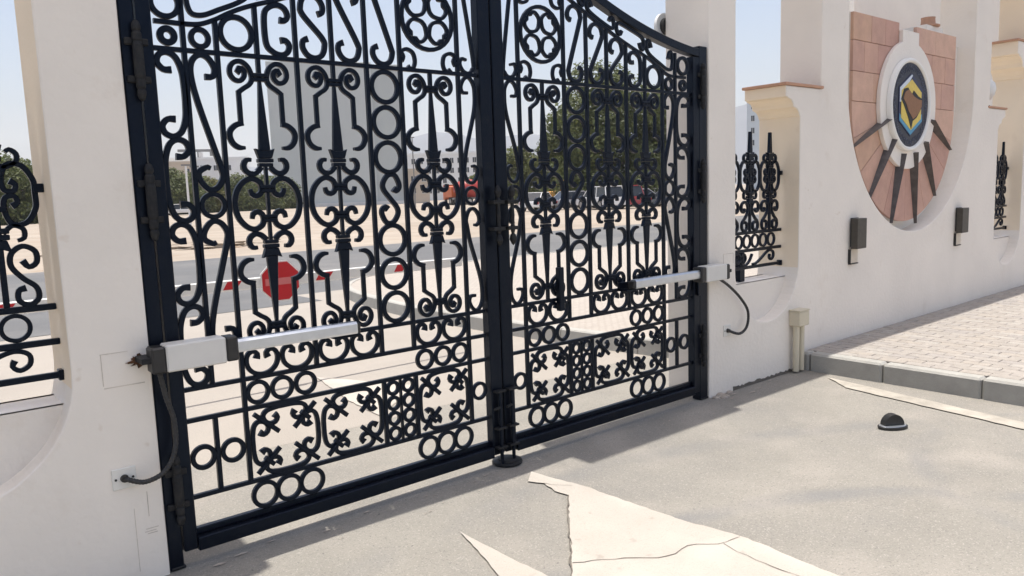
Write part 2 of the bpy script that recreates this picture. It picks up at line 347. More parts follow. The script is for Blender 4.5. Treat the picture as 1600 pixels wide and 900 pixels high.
# raised pavement on the right, in front of the wall: kerb stones and pavers
pav = tag(sheet('pavement', [(3.40, -6), (14, -6), (14, -0.03), (3.40, -0.03)], 0.128, 'paver_joint'), kind='structure')
bm = bmesh.new(); bbox(bm, 3.40, 14, -6, -0.031, -0.05, 0.120); new('pavement_bed', fin(bm, 'pavement_bed'), 'paver_joint', pav)
y = -0.035; ks = []
edges = [-0.035, -0.12, -0.735, -1.445, -2.15, -2.85, -3.55, -4.25, -4.95, -5.65]
for a, b in zip(edges, edges[1:]):
    dx = rnd.uniform(-.003, .003)
    o = box('kerb_stone', 3.275+dx, 3.398+dx, b+0.004, a-0.004, -0.03, 0.150+rnd.uniform(-.003, .002), 'kerb', pav, bev=0.016)
pw, pl = 0.098, 0.198
cells = []
nx = int((12.0-3.405)/0.2)
for i in range(60):
    x = 3.402+i*0.101
    for j in range(-1, 25):
        y1 = -0.034-j*0.2015-(0.1 if i % 2 else 0); y0 = y1-0.2
        y1 = min(y1, -0.034); y0 = max(y0, -4.6)
        if y1-y0 < 0.03: continue
        cx, cy = x+0.05, (y0+y1)/2
        d = math.dist((cx, cy, 0.15), CAM)
        P = cam.matrix_world.inverted() @ Vector((cx, cy, 0.15))
        vis = P.z < 0 and abs(P.x/-P.z) < 0.68 and abs(P.y/-P.z) < 0.39
        cells.append((0 if vis else 1, d, x, y0, y1))
cells.sort()
PM = {}
def paver_mesh(L_, k):
    key = (round(L_, 3), k)
    if key not in PM:
        b_ = bmesh.new(); bbox(b_, 0, pw, 0, L_-0.0035, -0.03, 0, 0.0045); me = fin(b_, 'paver'); me.materials.append(MATS['paver%d' % k]); PM[key] = me
    return PM[key]
rest = [bmesh.new() for _ in range(5)]
for idx, (v_, d, x, y0, y1) in enumerate(cells):
    k = rnd.choice([0, 0, 1, 1, 2, 3, 4]); z = 0.150+rnd.uniform(-0.0022, 0.0015)
    if idx < 300:
        o = new('paver', paver_mesh(y1-y0, k), None, pav, (x, y0, z))
    else:
        bbox(rest[k], x, x+pw, y0, y1-0.0035, z-0.03, z)
for k in range(5):
    if len(rest[k].verts):
        tag(new('far_pavers', fin(rest[k], 'far_pavers'), 'paver%d' % k, pav), kind='stuff')
    else: rest[k].free()

# paved island behind the gate (kerbed, with a rounded nose)
def isl_outline(off):
    P = [(3.05-off*0, 0.42), (2.95-off, 1.4), (2.80-off, 2.7), (2.72-off, 4.1), (2.70-off, 5.0), (2.86-off, 6.5), (3.10-off*.9, 7.6), (3.50-off*.6, 8.35+off*.6), (4.2, 9.0+off), (5.4, 9.45+off), (7.6, 9.75+off), (12.5, 9.65+off), (30, 9.0+off), (60, 7+off)]
    return P
mat_isl = mat('island_paving', (0.44, 0.37, 0.335), 0.92, bump=0.0)
t = mat_isl.node_tree; b = t.nodes['Principled BSDF']; geo = t.nodes.new('ShaderNodeNewGeometry')
br = t.nodes.new('ShaderNodeTexBrick'); br.inputs['Scale'].default_value = 5.0; br.inputs['Mortar Size'].default_value = 0.03
br.inputs['Color1'].default_value = (0.375, 0.34, 0.30, 1); br.inputs['Color2'].default_value = (0.335, 0.302, 0.268, 1); br.inputs['Mortar'].default_value = (0.26, 0.23, 0.2, 1)
t.links.new(geo.outputs['Position'], br.inputs['Vector']); t.links.new(br.outputs['Color'], b.inputs['Base Color'])
ol = catmull(isl_outline(0.0), 0.3); inner = [(p.x, p.y) for p in ol]
isl = tag(sheet('paved_island', inner+[(60, 0.42)], 0.145, 'island_paving'), kind='structure')
outl = catmull(isl_outline(0.13), 0.3)
acc = 0; start = 0
for i in range(1, len(outl)):
    acc += (outl[i]-outl[i-1]).length
    if acc > 0.75 or i == len(outl)-1:
        if outl[i].x > 40: break
        bm = bmesh.new(); I = [ol[min(len(ol)-1, round(k*(len(ol)-1)/(len(outl)-1)))] for k in range(start, i+1)]; O = outl[start:i+1]
        sh = 0.994
        rowsz = []
        for (pi_, po) in zip(I, O):
            rowsz.append([bm.verts.new((po.x, po.y, -0.03)), bm.verts.new((po.x+(pi_.x-po.x)*.12, po.y+(pi_.y-po.y)*.12, 0.14)), bm.verts.new((po.x+(pi_.x-po.x)*.25, po.y+(pi_.y-po.y)*.25, 0.153)), bm.verts.new((pi_.x, pi_.y, 0.153)), bm.verts.new((pi_.x, pi_.y, -0.03))])
        for a_, b_ in zip(rowsz, rowsz[1:]):
            for k in range(4): bm.faces.new((a_[k], a_[k+1], b_[k+1], b_[k]))
        bm.faces.new(rowsz[0]); bm.faces.new(rowsz[-1][::-1])
        o = new('kerb_stone', fin(bm, 'kerb_stone'), 'kerb', isl)
        # a narrow joint between neighbouring stones
        c = sum((Vector(v.co) for v in o.data.vertices), Vector())/len(o.data.vertices)
        for v in o.data.vertices:
            v.co.x = c.x+(v.co.x-c.x)*0.99; v.co.y = c.y+(v.co.y-c.y)*0.99
        acc = 0; start = i

# ================================================================== WALLS
YF, YB = -0.03, 0.36
def arc(cx, cz, r, a0, a1, n=20, rz=None):
    rz = rz or r
    return [(cx+r*math.cos(math.radians(a0+(a1-a0)*i/n)), cz+rz*math.sin(math.radians(a0+(a1-a0)*i/n))) for i in range(n+1)]
def corbel(xw, xt, z0, z1, flip):
    """stepped and coved underside from wall line xw at z0 out to xt at z1 (top)"""
    L_ = xt-xw; H = z1-z0
    prof = [(0, 0), (.05, .01), (.08, .10), (.20, .22), (.40, .29), (.47, .295), (.50, .40), (.62, .52), (.82, .58), (.88, .585), (.885, .625), (1, .63), (1, 1)]
    return [(xw+L_*a, z0+H*b) for a, b in prof]
H = 4.1
right = [(1.995, -0.05), (1.995, 3.35)]+[(p[0], p[1]) for p in corbel(1.995, 1.56, 3.36, 3.75, 1)]+[(1.56, H), (2.33, H)]
right += [(2.33, 3.42), (2.62, 3.42), (2.62, 3.30), (2.52, 3.22), (2.42, 3.12), (2.36, 3.0), (2.33, 2.93)]
right += [(2.33, 0.94)]+arc(2.79, 0.94, 0.46, 180, 360, 24)[1:]
right += [(p[0], p[1]) for p in corbel(3.25, 3.03, 2.14, 2.375, 1)]+[(3.575, 2.375), (3.575, H), (4.04, H), (4.04, 2.5)]
right += arc(5.48, 2.5, 1.44, 180, 360, 48)[1:]+[(6.92, H), (7.40, H), (7.40, 2.375)]
right += [(p[0], p[1]) for p in corbel(7.71, 7.93, 2.14, 2.375, 1)][::-1]+[(7.71, 0.94)]+arc(8.17, 0.94, 0.46, 180, 360, 24)[1:]
right += [(p[0], p[1]) for p in corbel(8.63, 8.27, 2.80, 3.22, 1)]+[(8.75, 3.22), (8.75, H), (9.35, H), (9.35, -0.05)]
def wall(name, poly, label):
    bm = bmesh.new(); prism(bm, poly, YF, YB); bmesh.ops.recalc_face_normals(bm, faces=bm.faces[:])
    es = [e for e in bm.edges if len(e.link_faces) == 2 and e.calc_face_angle(0) > 1.2 and abs(e.verts[0].co.y-e.verts[1].co.y) < .01]
    bmesh.ops.bevel(bm, geom=es, offset=0.008, segments=2, affect='EDGES', profile=0.5)
    me = fin(bm, name); me.materials.append(MATS['plaster']); me.materials.append(MATS['plaster_bounce'])
    for pl_ in me.polygons:          # opening reveals and corbels: warm bounce light from the ground put into their colour
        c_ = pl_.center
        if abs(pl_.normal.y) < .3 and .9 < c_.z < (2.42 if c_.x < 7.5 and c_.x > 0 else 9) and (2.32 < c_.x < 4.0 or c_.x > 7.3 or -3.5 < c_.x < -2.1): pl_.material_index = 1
    o = new(name, me, None); tag(o, label, 'wall'); return o
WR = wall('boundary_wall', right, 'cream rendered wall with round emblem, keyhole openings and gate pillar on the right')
box('lintel', 2.02, 9.35, YF, .66, H+.001, 4.42, 'plaster', WR, .01)
box('gate_shadow_slab', .47, 2.019, YF, YB, H+.001, 5.6, 'plaster', WR, .01)  # unseen slab, shaped to cast the stepped shadow at the gate foot
def apron(x0, x1, parent):
    c = (x0+x1)/2; r = (x1-x0)/2+0.02
    P = [(x0-0.02, 0.80)]+arc(c, 0.94, r, 197, 343, 20)+[(x1+0.02, 0.80)]
    return prism_obj('opening_apron', P, 0.085, 0.30, 'plaster', parent, 0.006)
apron(2.33, 3.25, WR); apron(7.71, 8.63, WR)
# thin terracotta coping slabs on the corbels
box('corbel_coping', 3.005, 3.60, YF-0.012, YB+0.01, 2.377, 2.400, 'terracotta', WR, 0.004)
box('corbel_coping', 7.36, 7.955, YF-0.012, YB+0.01, 2.377, 2.400, 'terracotta', WR, 0.004)
box('corbel_coping', 8.23, 8.76, YF-0.012, YB+0.01, 3.222, 3.246, 'terracotta', WR, 0.004)
# niche behind the emblem
nb = [(4.0, 3.05), ]+arc(5.48, 2.5, 1.47, 180, 360, 40)+[(6.97, 3.05)]
prism_obj('niche_back', nb, 0.16, 0.30, 'plaster_white', WR)
for cx in (6.32,):
    o = box('niche_pier', cx-0.20, cx+0.22, 0.17, 0.345, 2.9, 3.22, 'plaster_white', WR, 0.01)
    bm = bmesh.new(); lathe(bm, [(0.0, 0), (0.12, 0), (0.12, 0.015), (0.075, 0.03), (0.07, 0.085), (0.075, 0.10), (0.0, 0.11)], (cx+.02, 0.25, 3.222), 14)
    new('pier_finial', fin(bm, 'pier_finial'), 'terracotta', WR, smooth=True)

lefto = [(-1.90, -0.05), (-1.90, 3.35)]+[(p[0], p[1]) for p in corbel(-1.90, -1.47, 3.36, 3.75, 1)]+[(-1.47, H), (-2.195, H), (-2.195, 0.94)]
lefto += arc(-2.655, 0.94, 0.46, 0, -180, 24)[1:]+[(p[0], p[1]) for p in corbel(-3.115, -2.9, 2.14, 2.375, 1)]+[(-3.44, 2.375), (-3.44, H), (-7.5, H), (-7.5, -0.05)]
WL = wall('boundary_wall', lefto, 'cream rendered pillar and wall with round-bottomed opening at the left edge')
apron(-3.115, -2.195, WL)
box('lintel', -7.5, -1.5, YF, .66, H+.001, 4.42, 'plaster', WL, .01)
# patch of newer plaster and scuffs on the left pillar, thin raised sheets
for x0, x1, z0, z1 in [(-2.09, -1.985, 1.000, 1.0025), (-2.088, -2.085, .87, 1.0), (-2.085, -1.93, .858, .862), (-1.965, -1.9625, 0.28, .39), (-2.02, -2.018, .05, .33), (-1.98, -1.93, .225, .228), (-1.985, -1.94, .213, .216), (-1.975, -1.935, .203, .206)]:
    box('scratch', x0, x1, YF-0.0012, YF+0.001, z0, z1, 'plaster_dirty', WL, 0.0)
# broken black hole where the ram bracket enters the pillar
bm = bmesh.new(); n = 26; c0 = (-1.945, 0.955); vv = []
for k in range(n):
    a = 2*math.pi*k/n; r = 0.032*rnd.uniform(.5, 1.15); vv.append((c0[0]+1.35*r*math.cos(a), c0[1]+0.9*r*math.sin(a)))
prism(bm, vv, YF-0.006, YF+0.002)
for k in range(22):
    a = rnd.uniform(0, 6.28); L_ = rnd.uniform(.025, .05); b0 = (c0[0]+.03*math.cos(a), c0[1]+.02*math.sin(a)); e0 = (c0[0]+L_*1.2*math.cos(a), c0[1]+L_*.6*math.sin(a)); nx_, nz_ = -math.sin(a)*.003, math.cos(a)*.003
    prism(bm, [(b0[0]-nx_, b0[1]-nz_), (b0[0]+nx_, b0[1]+nz_), e0], YF-0.0064, YF+0.001)
o = new('scorched_hole', fin(bm, 'scorched_hole'), 'soot', WL)
tag(o, 'blackened ragged hole in the plaster')
# same on the right pillar: a rough plaster square
for q in [(2.17, 2.30, 1.075, 1.078), (2.17, 2.173, 1.0, 1.075), (2.297, 2.30, 1.0, 1.075)]:
    box('scratch', q[0], q[1], YF-0.0012, YF+0.001, q[2], q[3], 'plaster_dirty', WR, 0.0)
# rough dark base line of the right wall and broken skirting mortar
bm = bmesh.new(); x = 2.30
P = []
while x < 3.27: P.append((x, 0.012+rnd.uniform(0, .018))); x += rnd.uniform(.012, .04)
prism(bm, [(2.30, -0.02)]+P+[(3.27, -0.02)], YF-0.004, YF+0.002)
new('base_crack', fin(bm, 'base_crack'), 'crack', WR)
bm = bmesh.new()
for k in range(16):
    x = rnd.uniform(2.0, 2.24); y = rnd.uniform(-0.10, -0.035); s = rnd.uniform(.012, .035)
    lathe(bm, [(s*1.5, -0.01), (s*1.2, s*.25), (s*.6, s*.5), (0, s*.55)], (x, y, 0), 7)
tag(new('mortar_lump', fin(bm, 'mortar_lump'), 'debris'), 'broken lump of grey mortar at the foot of the right gate pillar', 'rubble')

# ---- emblem
EX, EZ = 5.385, 2.315
slab = empty('emblem', (0, 0, 0)); tag(slab, 'round state emblem with map on horseshoe of pink stone tiles with bronze spikes', 'emblem')
R1, R0 = 1.150, 0.56; EXN = 5.345
backing = [(EX-R1, 3.105), (EX-R1, EZ)]+arc(EX, EZ, R1, 180, 360, 48)[1:]+[(EX+R1, 3.105), (EXN+.185, 3.105), (EXN+.185, 2.75), (EXN-.185, 2.75), (EXN-.185, 3.105)]
prism_obj('backing', backing, 0.060, 0.165, 'plaster_white', slab)
rows = [3.105, 2.86, 2.585, EZ]
for s in (-1, 1):
    for k in range(3):
        z1, z0 = rows[k], rows[k+1]
        cuts = {0: [.19, .52, .80, R1], 1: [.19, .66, .93, R1], 2: [.45, .74, R1]}[k]
        if s > 0: cuts = {0: [.19, .62, R1], 1: [.19, .55, .88, R1], 2: [.45, .80, R1]}[k]
        for a, b in zip(cuts, cuts[1:]):
            g = 0.0025; xs = sorted(((EX if a > .2 else EXN)+s*(a+g), EX+s*(b-g)))
            box('stone_tile', xs[0], xs[1], 0.030+rnd.uniform(-.002, .002), 0.062, z0+g, z1-g, 'pink_stone%d' % rnd.randrange(5), slab, 0.002)
angs = [180, 197, 214, 231, 246, 258, 270, 282, 294, 309, 326, 343, 360]
for a, b in zip(angs, angs[1:]):
    P = arc(EX, EZ, R1, a+.12, b-.12, 6)+arc(EX, EZ, R0, b-.2, a+.2, 4)
    prism_obj('stone_tile', P, 0.030+rnd.uniform(-.002, .002), 0.062, 'pink_stone%d' % rnd.randrange(5), slab, 0.002)
RD = 0.625; EXD = 5.325; EXE = 5.275
neck = [(EXD-.18, 3.03), (EXD-.18, EZ+math.sqrt(RD**2-.18**2))]+arc(EXD, EZ, RD, 106.8, 433.2, 60)[1:-1]+[(EXD+.18, EZ+math.sqrt(RD**2-.18**2)), (EXD+.18, 3.03)]
prism_obj('white_disc', neck, -0.012, 0.029, 'plaster_white', slab, 0.004)
def disc(name, r, y0, y1, m, dome=0.0, n=56):
    return prism_obj(name, arc(EXE, EZ-.0, r, 0, 360, n)[:-1], y0, y1, m, slab, 0.006)
bm = bmesh.new(); rr = []
for i in range(56):
    a = 2*math.pi*i/56; rr.append([bm.verts.new((EXE+r*math.cos(a), y, EZ+r*math.sin(a))) for r, y in [(.452, -.0135), (.452, -.045), (.44, -.06), (.42, -.06), (.408, -.045), (.408, -.0135)]])
for i in range(56):
    for k in range(5): bm.faces.new((rr[i][k], rr[i][k+1], rr[(i+1) % 56][k+1], rr[(i+1) % 56][k]))
new('rim', fin(bm, 'rim'), 'rim_white', slab, smooth=True)
disc('navy_disc', 0.4085, -0.044, -0.013, 'navy')
ex, ez = EXE, EZ
# worn lettering round the rim: low relief strokes
bm = bmesh.new()
a = 0.0
while a < 6.283:
    r = rnd.uniform(.335, .385); rl = rnd.uniform(.006, .022); tl = rnd.uniform(.004, .016)
    for kk in range(2):
        c_, s_ = math.cos(a), math.sin(a); th = rnd.uniform(-1, 1)
        p = Vector((ex+r*c_, ez+r*s_)); d = Vector((c_*math.cos(th)-s_*math.sin(th), s_*math.cos(th)+c_*math.sin(th)))*rl; nn = Vector((-d.y, d.x)).normalized()*.003
        prism(bm, [tuple(p-d-nn), tuple(p+d-nn), tuple(p+d+nn), tuple(p-d+nn)], -0.0475, -0.043)
        r = rnd.uniform(.33, .39); rl = rnd.uniform(.005, .014)
    a += rnd.uniform(.03, .06)
new('lettering', fin(bm, 'lettering'), 'letter', slab)
def hexa(sx, sz, dz=0): return [(ex, ez+sz+dz), (ex+sx, ez+sz*.53+dz), (ex+sx, ez-sz*.53+dz), (ex, ez-sz+dz), (ex-sx, ez-sz*.53+dz), (ex-sx, ez+sz*.53+dz)]
prism_obj('hexagon_border', hexa(.265, .305), -0.049, -0.043, 'hex_dark', slab)
prism_obj('hexagon_edge', [(ex, ez+.292), (ex+.02, ez+.282), (ex-.18, ez+.10), (ex-.20, ez+.02), (ex-.252, ez+.02), (ex-.252, ez+.155)], -0.051, -0.0485, 'hex_white', slab)
prism_obj('hexagon_edge', [(ex, ez-.292), (ex+.252, ez-.155), (ex+.252, ez-.08), (ex, ez-.225), (ex-.252, ez-.09), (ex-.252, ez-.155)], -0.051, -0.0485, 'hex_blue', slab)
prism_obj('hexagon_field', hexa(.222, .245), -0.054, -0.050, 'map_yellow', slab)
mp = [(5.228, 2.437), (5.291, 2.452), (5.357, 2.416), (5.408, 2.391), (5.508, 2.368), (5.582, 2.364), (5.58, 2.301), (5.534, 2.249), (5.454, 2.197), (5.391, 2.174), (5.339, 2.214), (5.288, 2.247), (5.236, 2.314), (5.169, 2.366), (5.198, 2.415)]
mp = [(p[0]+ex-5.36, p[1]+ez-2.31) for p in mp]
prism_obj('sea', [(mp[0][0]-.045, mp[0][1]+.02), (mp[1][0]-.02, mp[1][1]+.02), (mp[2][0], mp[2][1]-.01), (mp[3][0]-.01, mp[3][1]+.06), (mp[4][0], mp[4][1]+.03), (mp[5][0]+.02, mp[5][1]+.01), (mp[6][0]+.02, mp[6][1]), (mp[8][0]+.02, mp[8][1]-.01), (mp[9][0], mp[9][1]-.02), (mp[9][0]-.03, mp[9][1]-.10), (mp[10][0]-.05, mp[10][1]-.03), (mp[12][0]-.05, mp[12][1]-.01), (mp[13][0]-.04, mp[13][1]-.01)], -0.057, -0.0535, 'map_black', slab)
prism_obj('land', mp, -0.060, -0.0565, 'map_brown', slab)
for (bx, bz), (tx, tz) in [((4.835, 2.150), (4.19, 1.875)), ((4.955, 1.94), (4.56, 1.40)), ((5.185, 1.80), (5.055, 1.16)), ((5.47, 1.815), (5.61, 1.13)), ((5.715, 1.928), (6.075, 1.40)), ((5.88, 2.165), (6.45, 1.89))]:
    bm = bmesh.new(); B = Vector((bx, bz)); T_ = Vector((tx, tz)); d = (T_-B).normalized(); nn = Vector((-d.y, d.x))
    A = []
    for q, h in ((B-d*.04, .032), (T_, .008)):
        A.append([bm.verts.new((q.x+nn.x*h, 0.028, q.y+nn.y*h)), bm.verts.new((q.x, -0.06 if h > .02 else 0.0, q.y)), bm.verts.new((q.x-nn.x*h, 0.028, q.y-nn.y*h))])
    for k in range(3): bm.faces.new((A[0][k], A[0][(k+1) % 3], A[1][(k+1) % 3], A[1][k]))
    bm.faces.new(A[0]); bm.faces.new(A[1][::-1])
    new('spike', fin(bm, 'spike'), 'spike', slab)

# ---- wall lamps
def wall_lamp(x0, label):
    r = empty('wall_lamp', (x0, YF, 0.83)); tag(r, label, 'wall lamp', 'bronze lamps under the emblem')
    bm = bmesh.new(); bbox(bm, 0.0, .175, -.085, -.022, .145, .42, .004); new('housing', fin(bm, 'housing'), 'bronze', r)
    bm = bmesh.new(); bbox(bm, .03, .145, -.0215, .0, .16, .425, .002); new('bracket', fin(bm, 'bracket'), 'black_plastic', r)
    bm = bmesh.new(); bbox(bm, 0.005, .14, -.022, 0, .012, .140, .002); new('lens', fin(bm, 'lens'), 'lamp_lens', r)
    bm = bmesh.new(); bbox(bm, 0.0, .145, -.026, 0, .0, .011, .001); new('lower_lip', fin(bm, 'lower_lip'), 'black_plastic', r)
    bm = bmesh.new(); bbox(bm, -0.004, .0035, -.026, 0, .012, .140, .001); new('lower_lip', fin(bm, 'lower_lip'), 'black_plastic', r)
wall_lamp(4.10, 'dark bronze box lamp on the wall below the left side of the emblem')
wall_lamp(6.50, 'dark bronze box lamp on the wall below the right side of the emblem')
# ---- round white lamps on pillars
def round_lamp(loc, axis, label):
    r = empty('round_lamp', loc); tag(r, label, 'lamp')
    bm = bmesh.new(); a = Vector(axis)
    cyl(bm, (0, 0, 0), a*.03, .06, .06, 20); new('base', fin(bm, 'base'), 'black_plastic', r)
    bm = bmesh.new(); cyl(bm, a*.0305, a*.055, .098, .098, 28); cyl(bm, a*.0555, a*.075, .098, .06, 28); new('globe', fin(bm, 'globe'), 'white_paint', r)
round_lamp((2.03, 0.361, 2.80), (0, 1, 0), 'round white lamp on the rear of the right gate pillar above the gate')
r = empty('globe_lamp', (7.70, 0.12, 2.401)); tag(r, 'white globe lamp standing on the far corbel beside the emblem', 'lamp')
bm = bmesh.new(); lathe(bm, [(.05, 0), (.05, .03), (.025, .05), (.025, .09)], n=14); new('foot', fin(bm, 'foot'), 'bronze', r)
bm = bmesh.new(); lathe(bm, [(.0, .088), (.05, .09), (.095, .15), (.11, .22), (.095, .29), (.05, .335), (0, .345)], n=18); new('globe', fin(bm, 'globe'), 'white_paint', r, smooth=True)
bm = bmesh.new(); lathe(bm, [(.03, .34), (.02, .38), (.0, .46)], n=10); new('tip', fin(bm, 'tip'), 'bronze', r)

# ---- junction box with two pipes
jb = empty('junction_box', (3.10, YF, 0)); tag(jb, 'cream junction box on two conduit pipes at the wall foot by the kerb', 'junction box')
bm = bmesh.new(); bbox(bm, 0, .155, -.10, 0, .40, .525, .006); new('box', fin(bm, 'box'), 'cream_plastic', jb)
bm = bmesh.new(); bbox(bm, -.004, .159, -.104, 0, .5252, .536, .002); new('lid', fin(bm, 'lid'), 'cream_plastic', jb)
for x in (.035, .115):
    bm = bmesh.new(); cyl(bm, (x, -.05, .012), (x, -.05, .399), .026, .026, 16); new('pipe', fin(bm, 'pipe'), 'cream_plastic', jb, smooth=False)

# ================================================================== GATE
U_ = dict(sti=1.774, b1=1.6464, b2=1.5077, b3=1.3272, b4=1.1413, b5=0.958, b6=0.7745, b7=0.579, fc=0.3987, b8=0.2156, pi=0.0944)
ZT, ZL1, ZL2, ZL3, ZL4, ZM = 2.2426, 0.2983, 0.6461, 0.7868, 0.9282, 1.585
BW, BD = 0.021, 0.022
def zu(u): t_ = 1.85-u; return 2.555+.106*t_+.1416*t_*t_ if t_ > 0 else 2.555
def zl(u):
    t_ = 1.62-u
    return 2.352 if t_ <= 0 else 2.352+min(1, t_/.15)*.030*min(1, t_/.15)+.255*t_*min(1, t_/.25)+.115*t_*t_
def gate_leaf(sg, label):
    g = empty('gate_leaf', (0, 0, 0)); tag(g, label, 'gate', 'leaves of the wrought iron gate')
    X = lambda u: sg*u
    def bar(u, z0, z1, name='bar', wd=BW, dp=BD, m='iron'):
        box(name, X(u)-wd/2, X(u)+wd/2, -dp/2, dp/2, z0, z1, m, g, .002)
    def rail(u0, u1, z, h=.0205, dp=.021):
        a, b_ = sorted((X(u0), X(u1))); box('rail', a, b_, -dp/2, dp/2, z-h/2, z+h/2, 'iron', g, .002)
    def rb(name, pts, **k):
        return ribbon(name, [(X(p[0]), p[1]) for p in pts], k.pop('yc', 0.0), parent=g, **k)
    def rg(u, z, r, wd=SW, **k): return ring(X(u), z, r, wd, 0.0, g, **k)
    sti = U_['sti'] if sg < 0 else 1.815
    # --- frame
    box('stile', X(sti), X(1.832 if sg < 0 else 1.885), -.028, .032, .07, 2.50, 'iron', g, .004)
    box('stile', X(.005), X(.088), -.028, .032, .07, 3.10, 'iron', g, .004)
    bm = bmesh.new(); a, b_ = sorted((X(.089), X(sti-.001))); bbox(bm, a, b_, -.040, .022, .060, .122, .004); new('bottom_rail', fin(bm, 'bottom_rail'), 'iron', g)
    box('bottom_rail', X(.089), X(sti-.001), .000, .030, .1225, .152, 'iron', g, .003)
    us = [1.884-i*(1.88-.01)/30 for i in range(31)]
    ribbon('top_rail', [(X(u), zu(u)-.022) for u in us if u <= (1.832 if sg < 0 else 1.885)], .002, parent=g, wd=.055, dp=.060, ends=(1, 1))
    ribbon('arched_rail', [(X(u), zl(u)) for u in us if .095 < u < sti+.001], 0, parent=g, wd=.020, dp=.022, ends=(1, 1))
    # --- rails and bars
    rail(.0945, sti, ZT); rail(.0945, sti, ZL1); rail(.0945, sti, ZL2); rail(.0945, sti, ZL3); rail(.0945, U_['b2'], ZL4)
    bar(U_['b1'], ZL3+.01, zl(U_['b1'])+.16); bar(U_['b1'], ZL1+.01, ZL2-.01)
    bar(U_['b2'], ZL1+.01, zl(U_['b2']))
    bar(U_['b4'], ZL3+.01, zl(U_['b4']))
    bar(U_['b6'], ZL3+.01, zl(U_['b6'])); bar(U_['b7'], ZL3+.01, zl(U_['b7']))
    bar(U_['b6'], ZL1+.01, ZL2-.01); bar(U_['b7'], ZL1+.01, ZL2-.01)
    bar(U_['b8'], ZL1+.01, zl(U_['b8']))
    for c in ('b3', 'b5'): bar(U_[c], ZT+.01, zl(U_[c]))
    # --- lyre panels
    for c in ('b3', 'b5', 'fc'):
        uc = U_[c]
        bar(uc, ZM-.178, ZM+.178, wd=.015)
        for sz in (-1, 1):
            Z = lambda dz: ZM+sz*dz
            bar(uc, *sorted((Z(.548), Z(.648))), wd=.019)
            # spear blade, crown and collars
            P = [(X(uc)-.007, Z(.548)), (X(uc)+.007, Z(.548)), (X(uc)+.027, Z(.240)), (X(uc)-.027, Z(.240))]
            prism_obj('spear', P, -.010, .010, 'iron', g, .002)
            P = [(X(uc)-.046, Z(.250)), (X(uc)-.018, Z(.2395)), (X(uc)+.018, Z(.2395)), (X(uc)+.046, Z(.250)), (X(uc)+.031, Z(.205)), (X(uc)-.031, Z(.205))]
            prism_obj('crown', P, -.014, .014, 'iron', g, .002)
            for zc, hw, hh in ((.195, .036, .009), (.1755, .033, .0085), (.076, .036, .0085), (.058, .036, .0085), (.575, .037, .0085), (.556, .037, .0085)):
                box('collar', X(uc)-hw, X(uc)+hw, -.0165, .0165, *sorted((Z(zc-hh), Z(zc+hh))), 'iron', g, .003)
            for sx in (-1, 1):
                f = lambda p: (uc+sx*p[0], Z(p[1]))
                vol = [(.084, .582), (.098, .590), (.090, .603), (.070, .594), (.068, .568), (.088, .546), (.115, .551), (.131, .575), (.128, .605), (.108, .626), (.078, .630), (.050, .610), (.036, .577), (.036, .550), (.050, .530), (.075, .514), (.098, .497)]
                rb('scroll', [f(p) for p in vol], ends=(1.2, 1), wd=.0215)
                rb('bracket_bar', [f((.0985, .503)), f((.0985, .362))], sharp=True, ends=(1, 1), wd=.0215, dp=.020)
                rb('scroll', [f(p) for p in [(.090, .3615), (.122, .352), (.148, .328), (.153, .300), (.140, .270), (.115, .253), (.088, .252)]], ends=(1, .6))
                rb('scroll', [f(p) for p in [(.020, .166), (.044, .143), (.072, .136), (.096, .152), (.101, .178), (.087, .198), (.066, .198)]], ends=(1, .7))
            for sx in (-1, 1):
                if sz == 1:
                    f = lambda p: (uc+sx*p[0], ZM+p[1])
                    half = [(.080, .068), (.074, .045), (.054, .036), (.034, .046), (.026, .067), (.034, .096), (.068, .114), (.106, .102), (.141, .06), (.154, 0)]
                    full = half+[(p[0], -p[1]) for p in half[-2::-1]]
                    rb('scroll', [f(p) for p in full], ends=(.7, .7))
    # --- column A: chain of four C-scrolls;  centre lines from the stile to bar 1
    a0, a1 = sti-.010, U_['b1']+.012
    am = (a0+a1)/2
    top = ZT-.012; seg = [(ZT-.012, 1.881, 0), (1.870, 1.522, 1), (1.511, 1.163, 0), (1.152, ZL3+.012, 1)]
    for z1, z0, side in seg:
        o_, i_ = (a0, a1) if side == 0 else (a1, a0)     # hooks start on o_, spine on i_
        w_ = i_-o_
        H_ = [(o_+.55*w_, -.073), (o_+.25*w_, -.072), (o_+.03*w_, -.045), (o_+.12*w_, -.014), (o_+.42*w_, -.001), (o_+.75*w_, -.020), (o_+.95*w_, -.075), (i_, -.14)]
        pts = [(u, z1+z) for u, z in H_]+[(u, z0-z) for u, z in H_[::-1]]
        rb('scroll', pts, ends=(1.2, 1.2))
    # --- column B: two diagonal S-scrolls and a ring
    u1, u2 = U_['b1']-.017, U_['b2']+.017; W = u1-u2
    for sz in (-1, 1):
        zt = .645 if True else 0
        pts = [(u2+.42*W, .553), (u2+.10*W, .556), (u2+.0*W, .590), (u2+.22*W, .632), (u2+.55*W, .645), (u2+.88*W, .618), (u1-.02*W, .560), (u1-.20*W, .45), (u2+.30*W, .26), (u2+.05*W, .165), (u2+.0*W, .12), (u2+.25*W, .078), (u2+.60*W, .070), (u1-.08*W, .105), (u1-.02*W, .145), (u2+.62*W, .168), (u2+.5*W, .162)]
        rb('scroll', [(u, ZM+sz*z) for u, z in pts], ends=(1.1, .8))
    rg((U_['b1']+U_['b2'])/2, ZM, .060, .021)
    # --- column G: the same between bar 8 and the meeting stile
    u1, u2 = U_['b8']-.016, .0945+.010; W = u1-u2
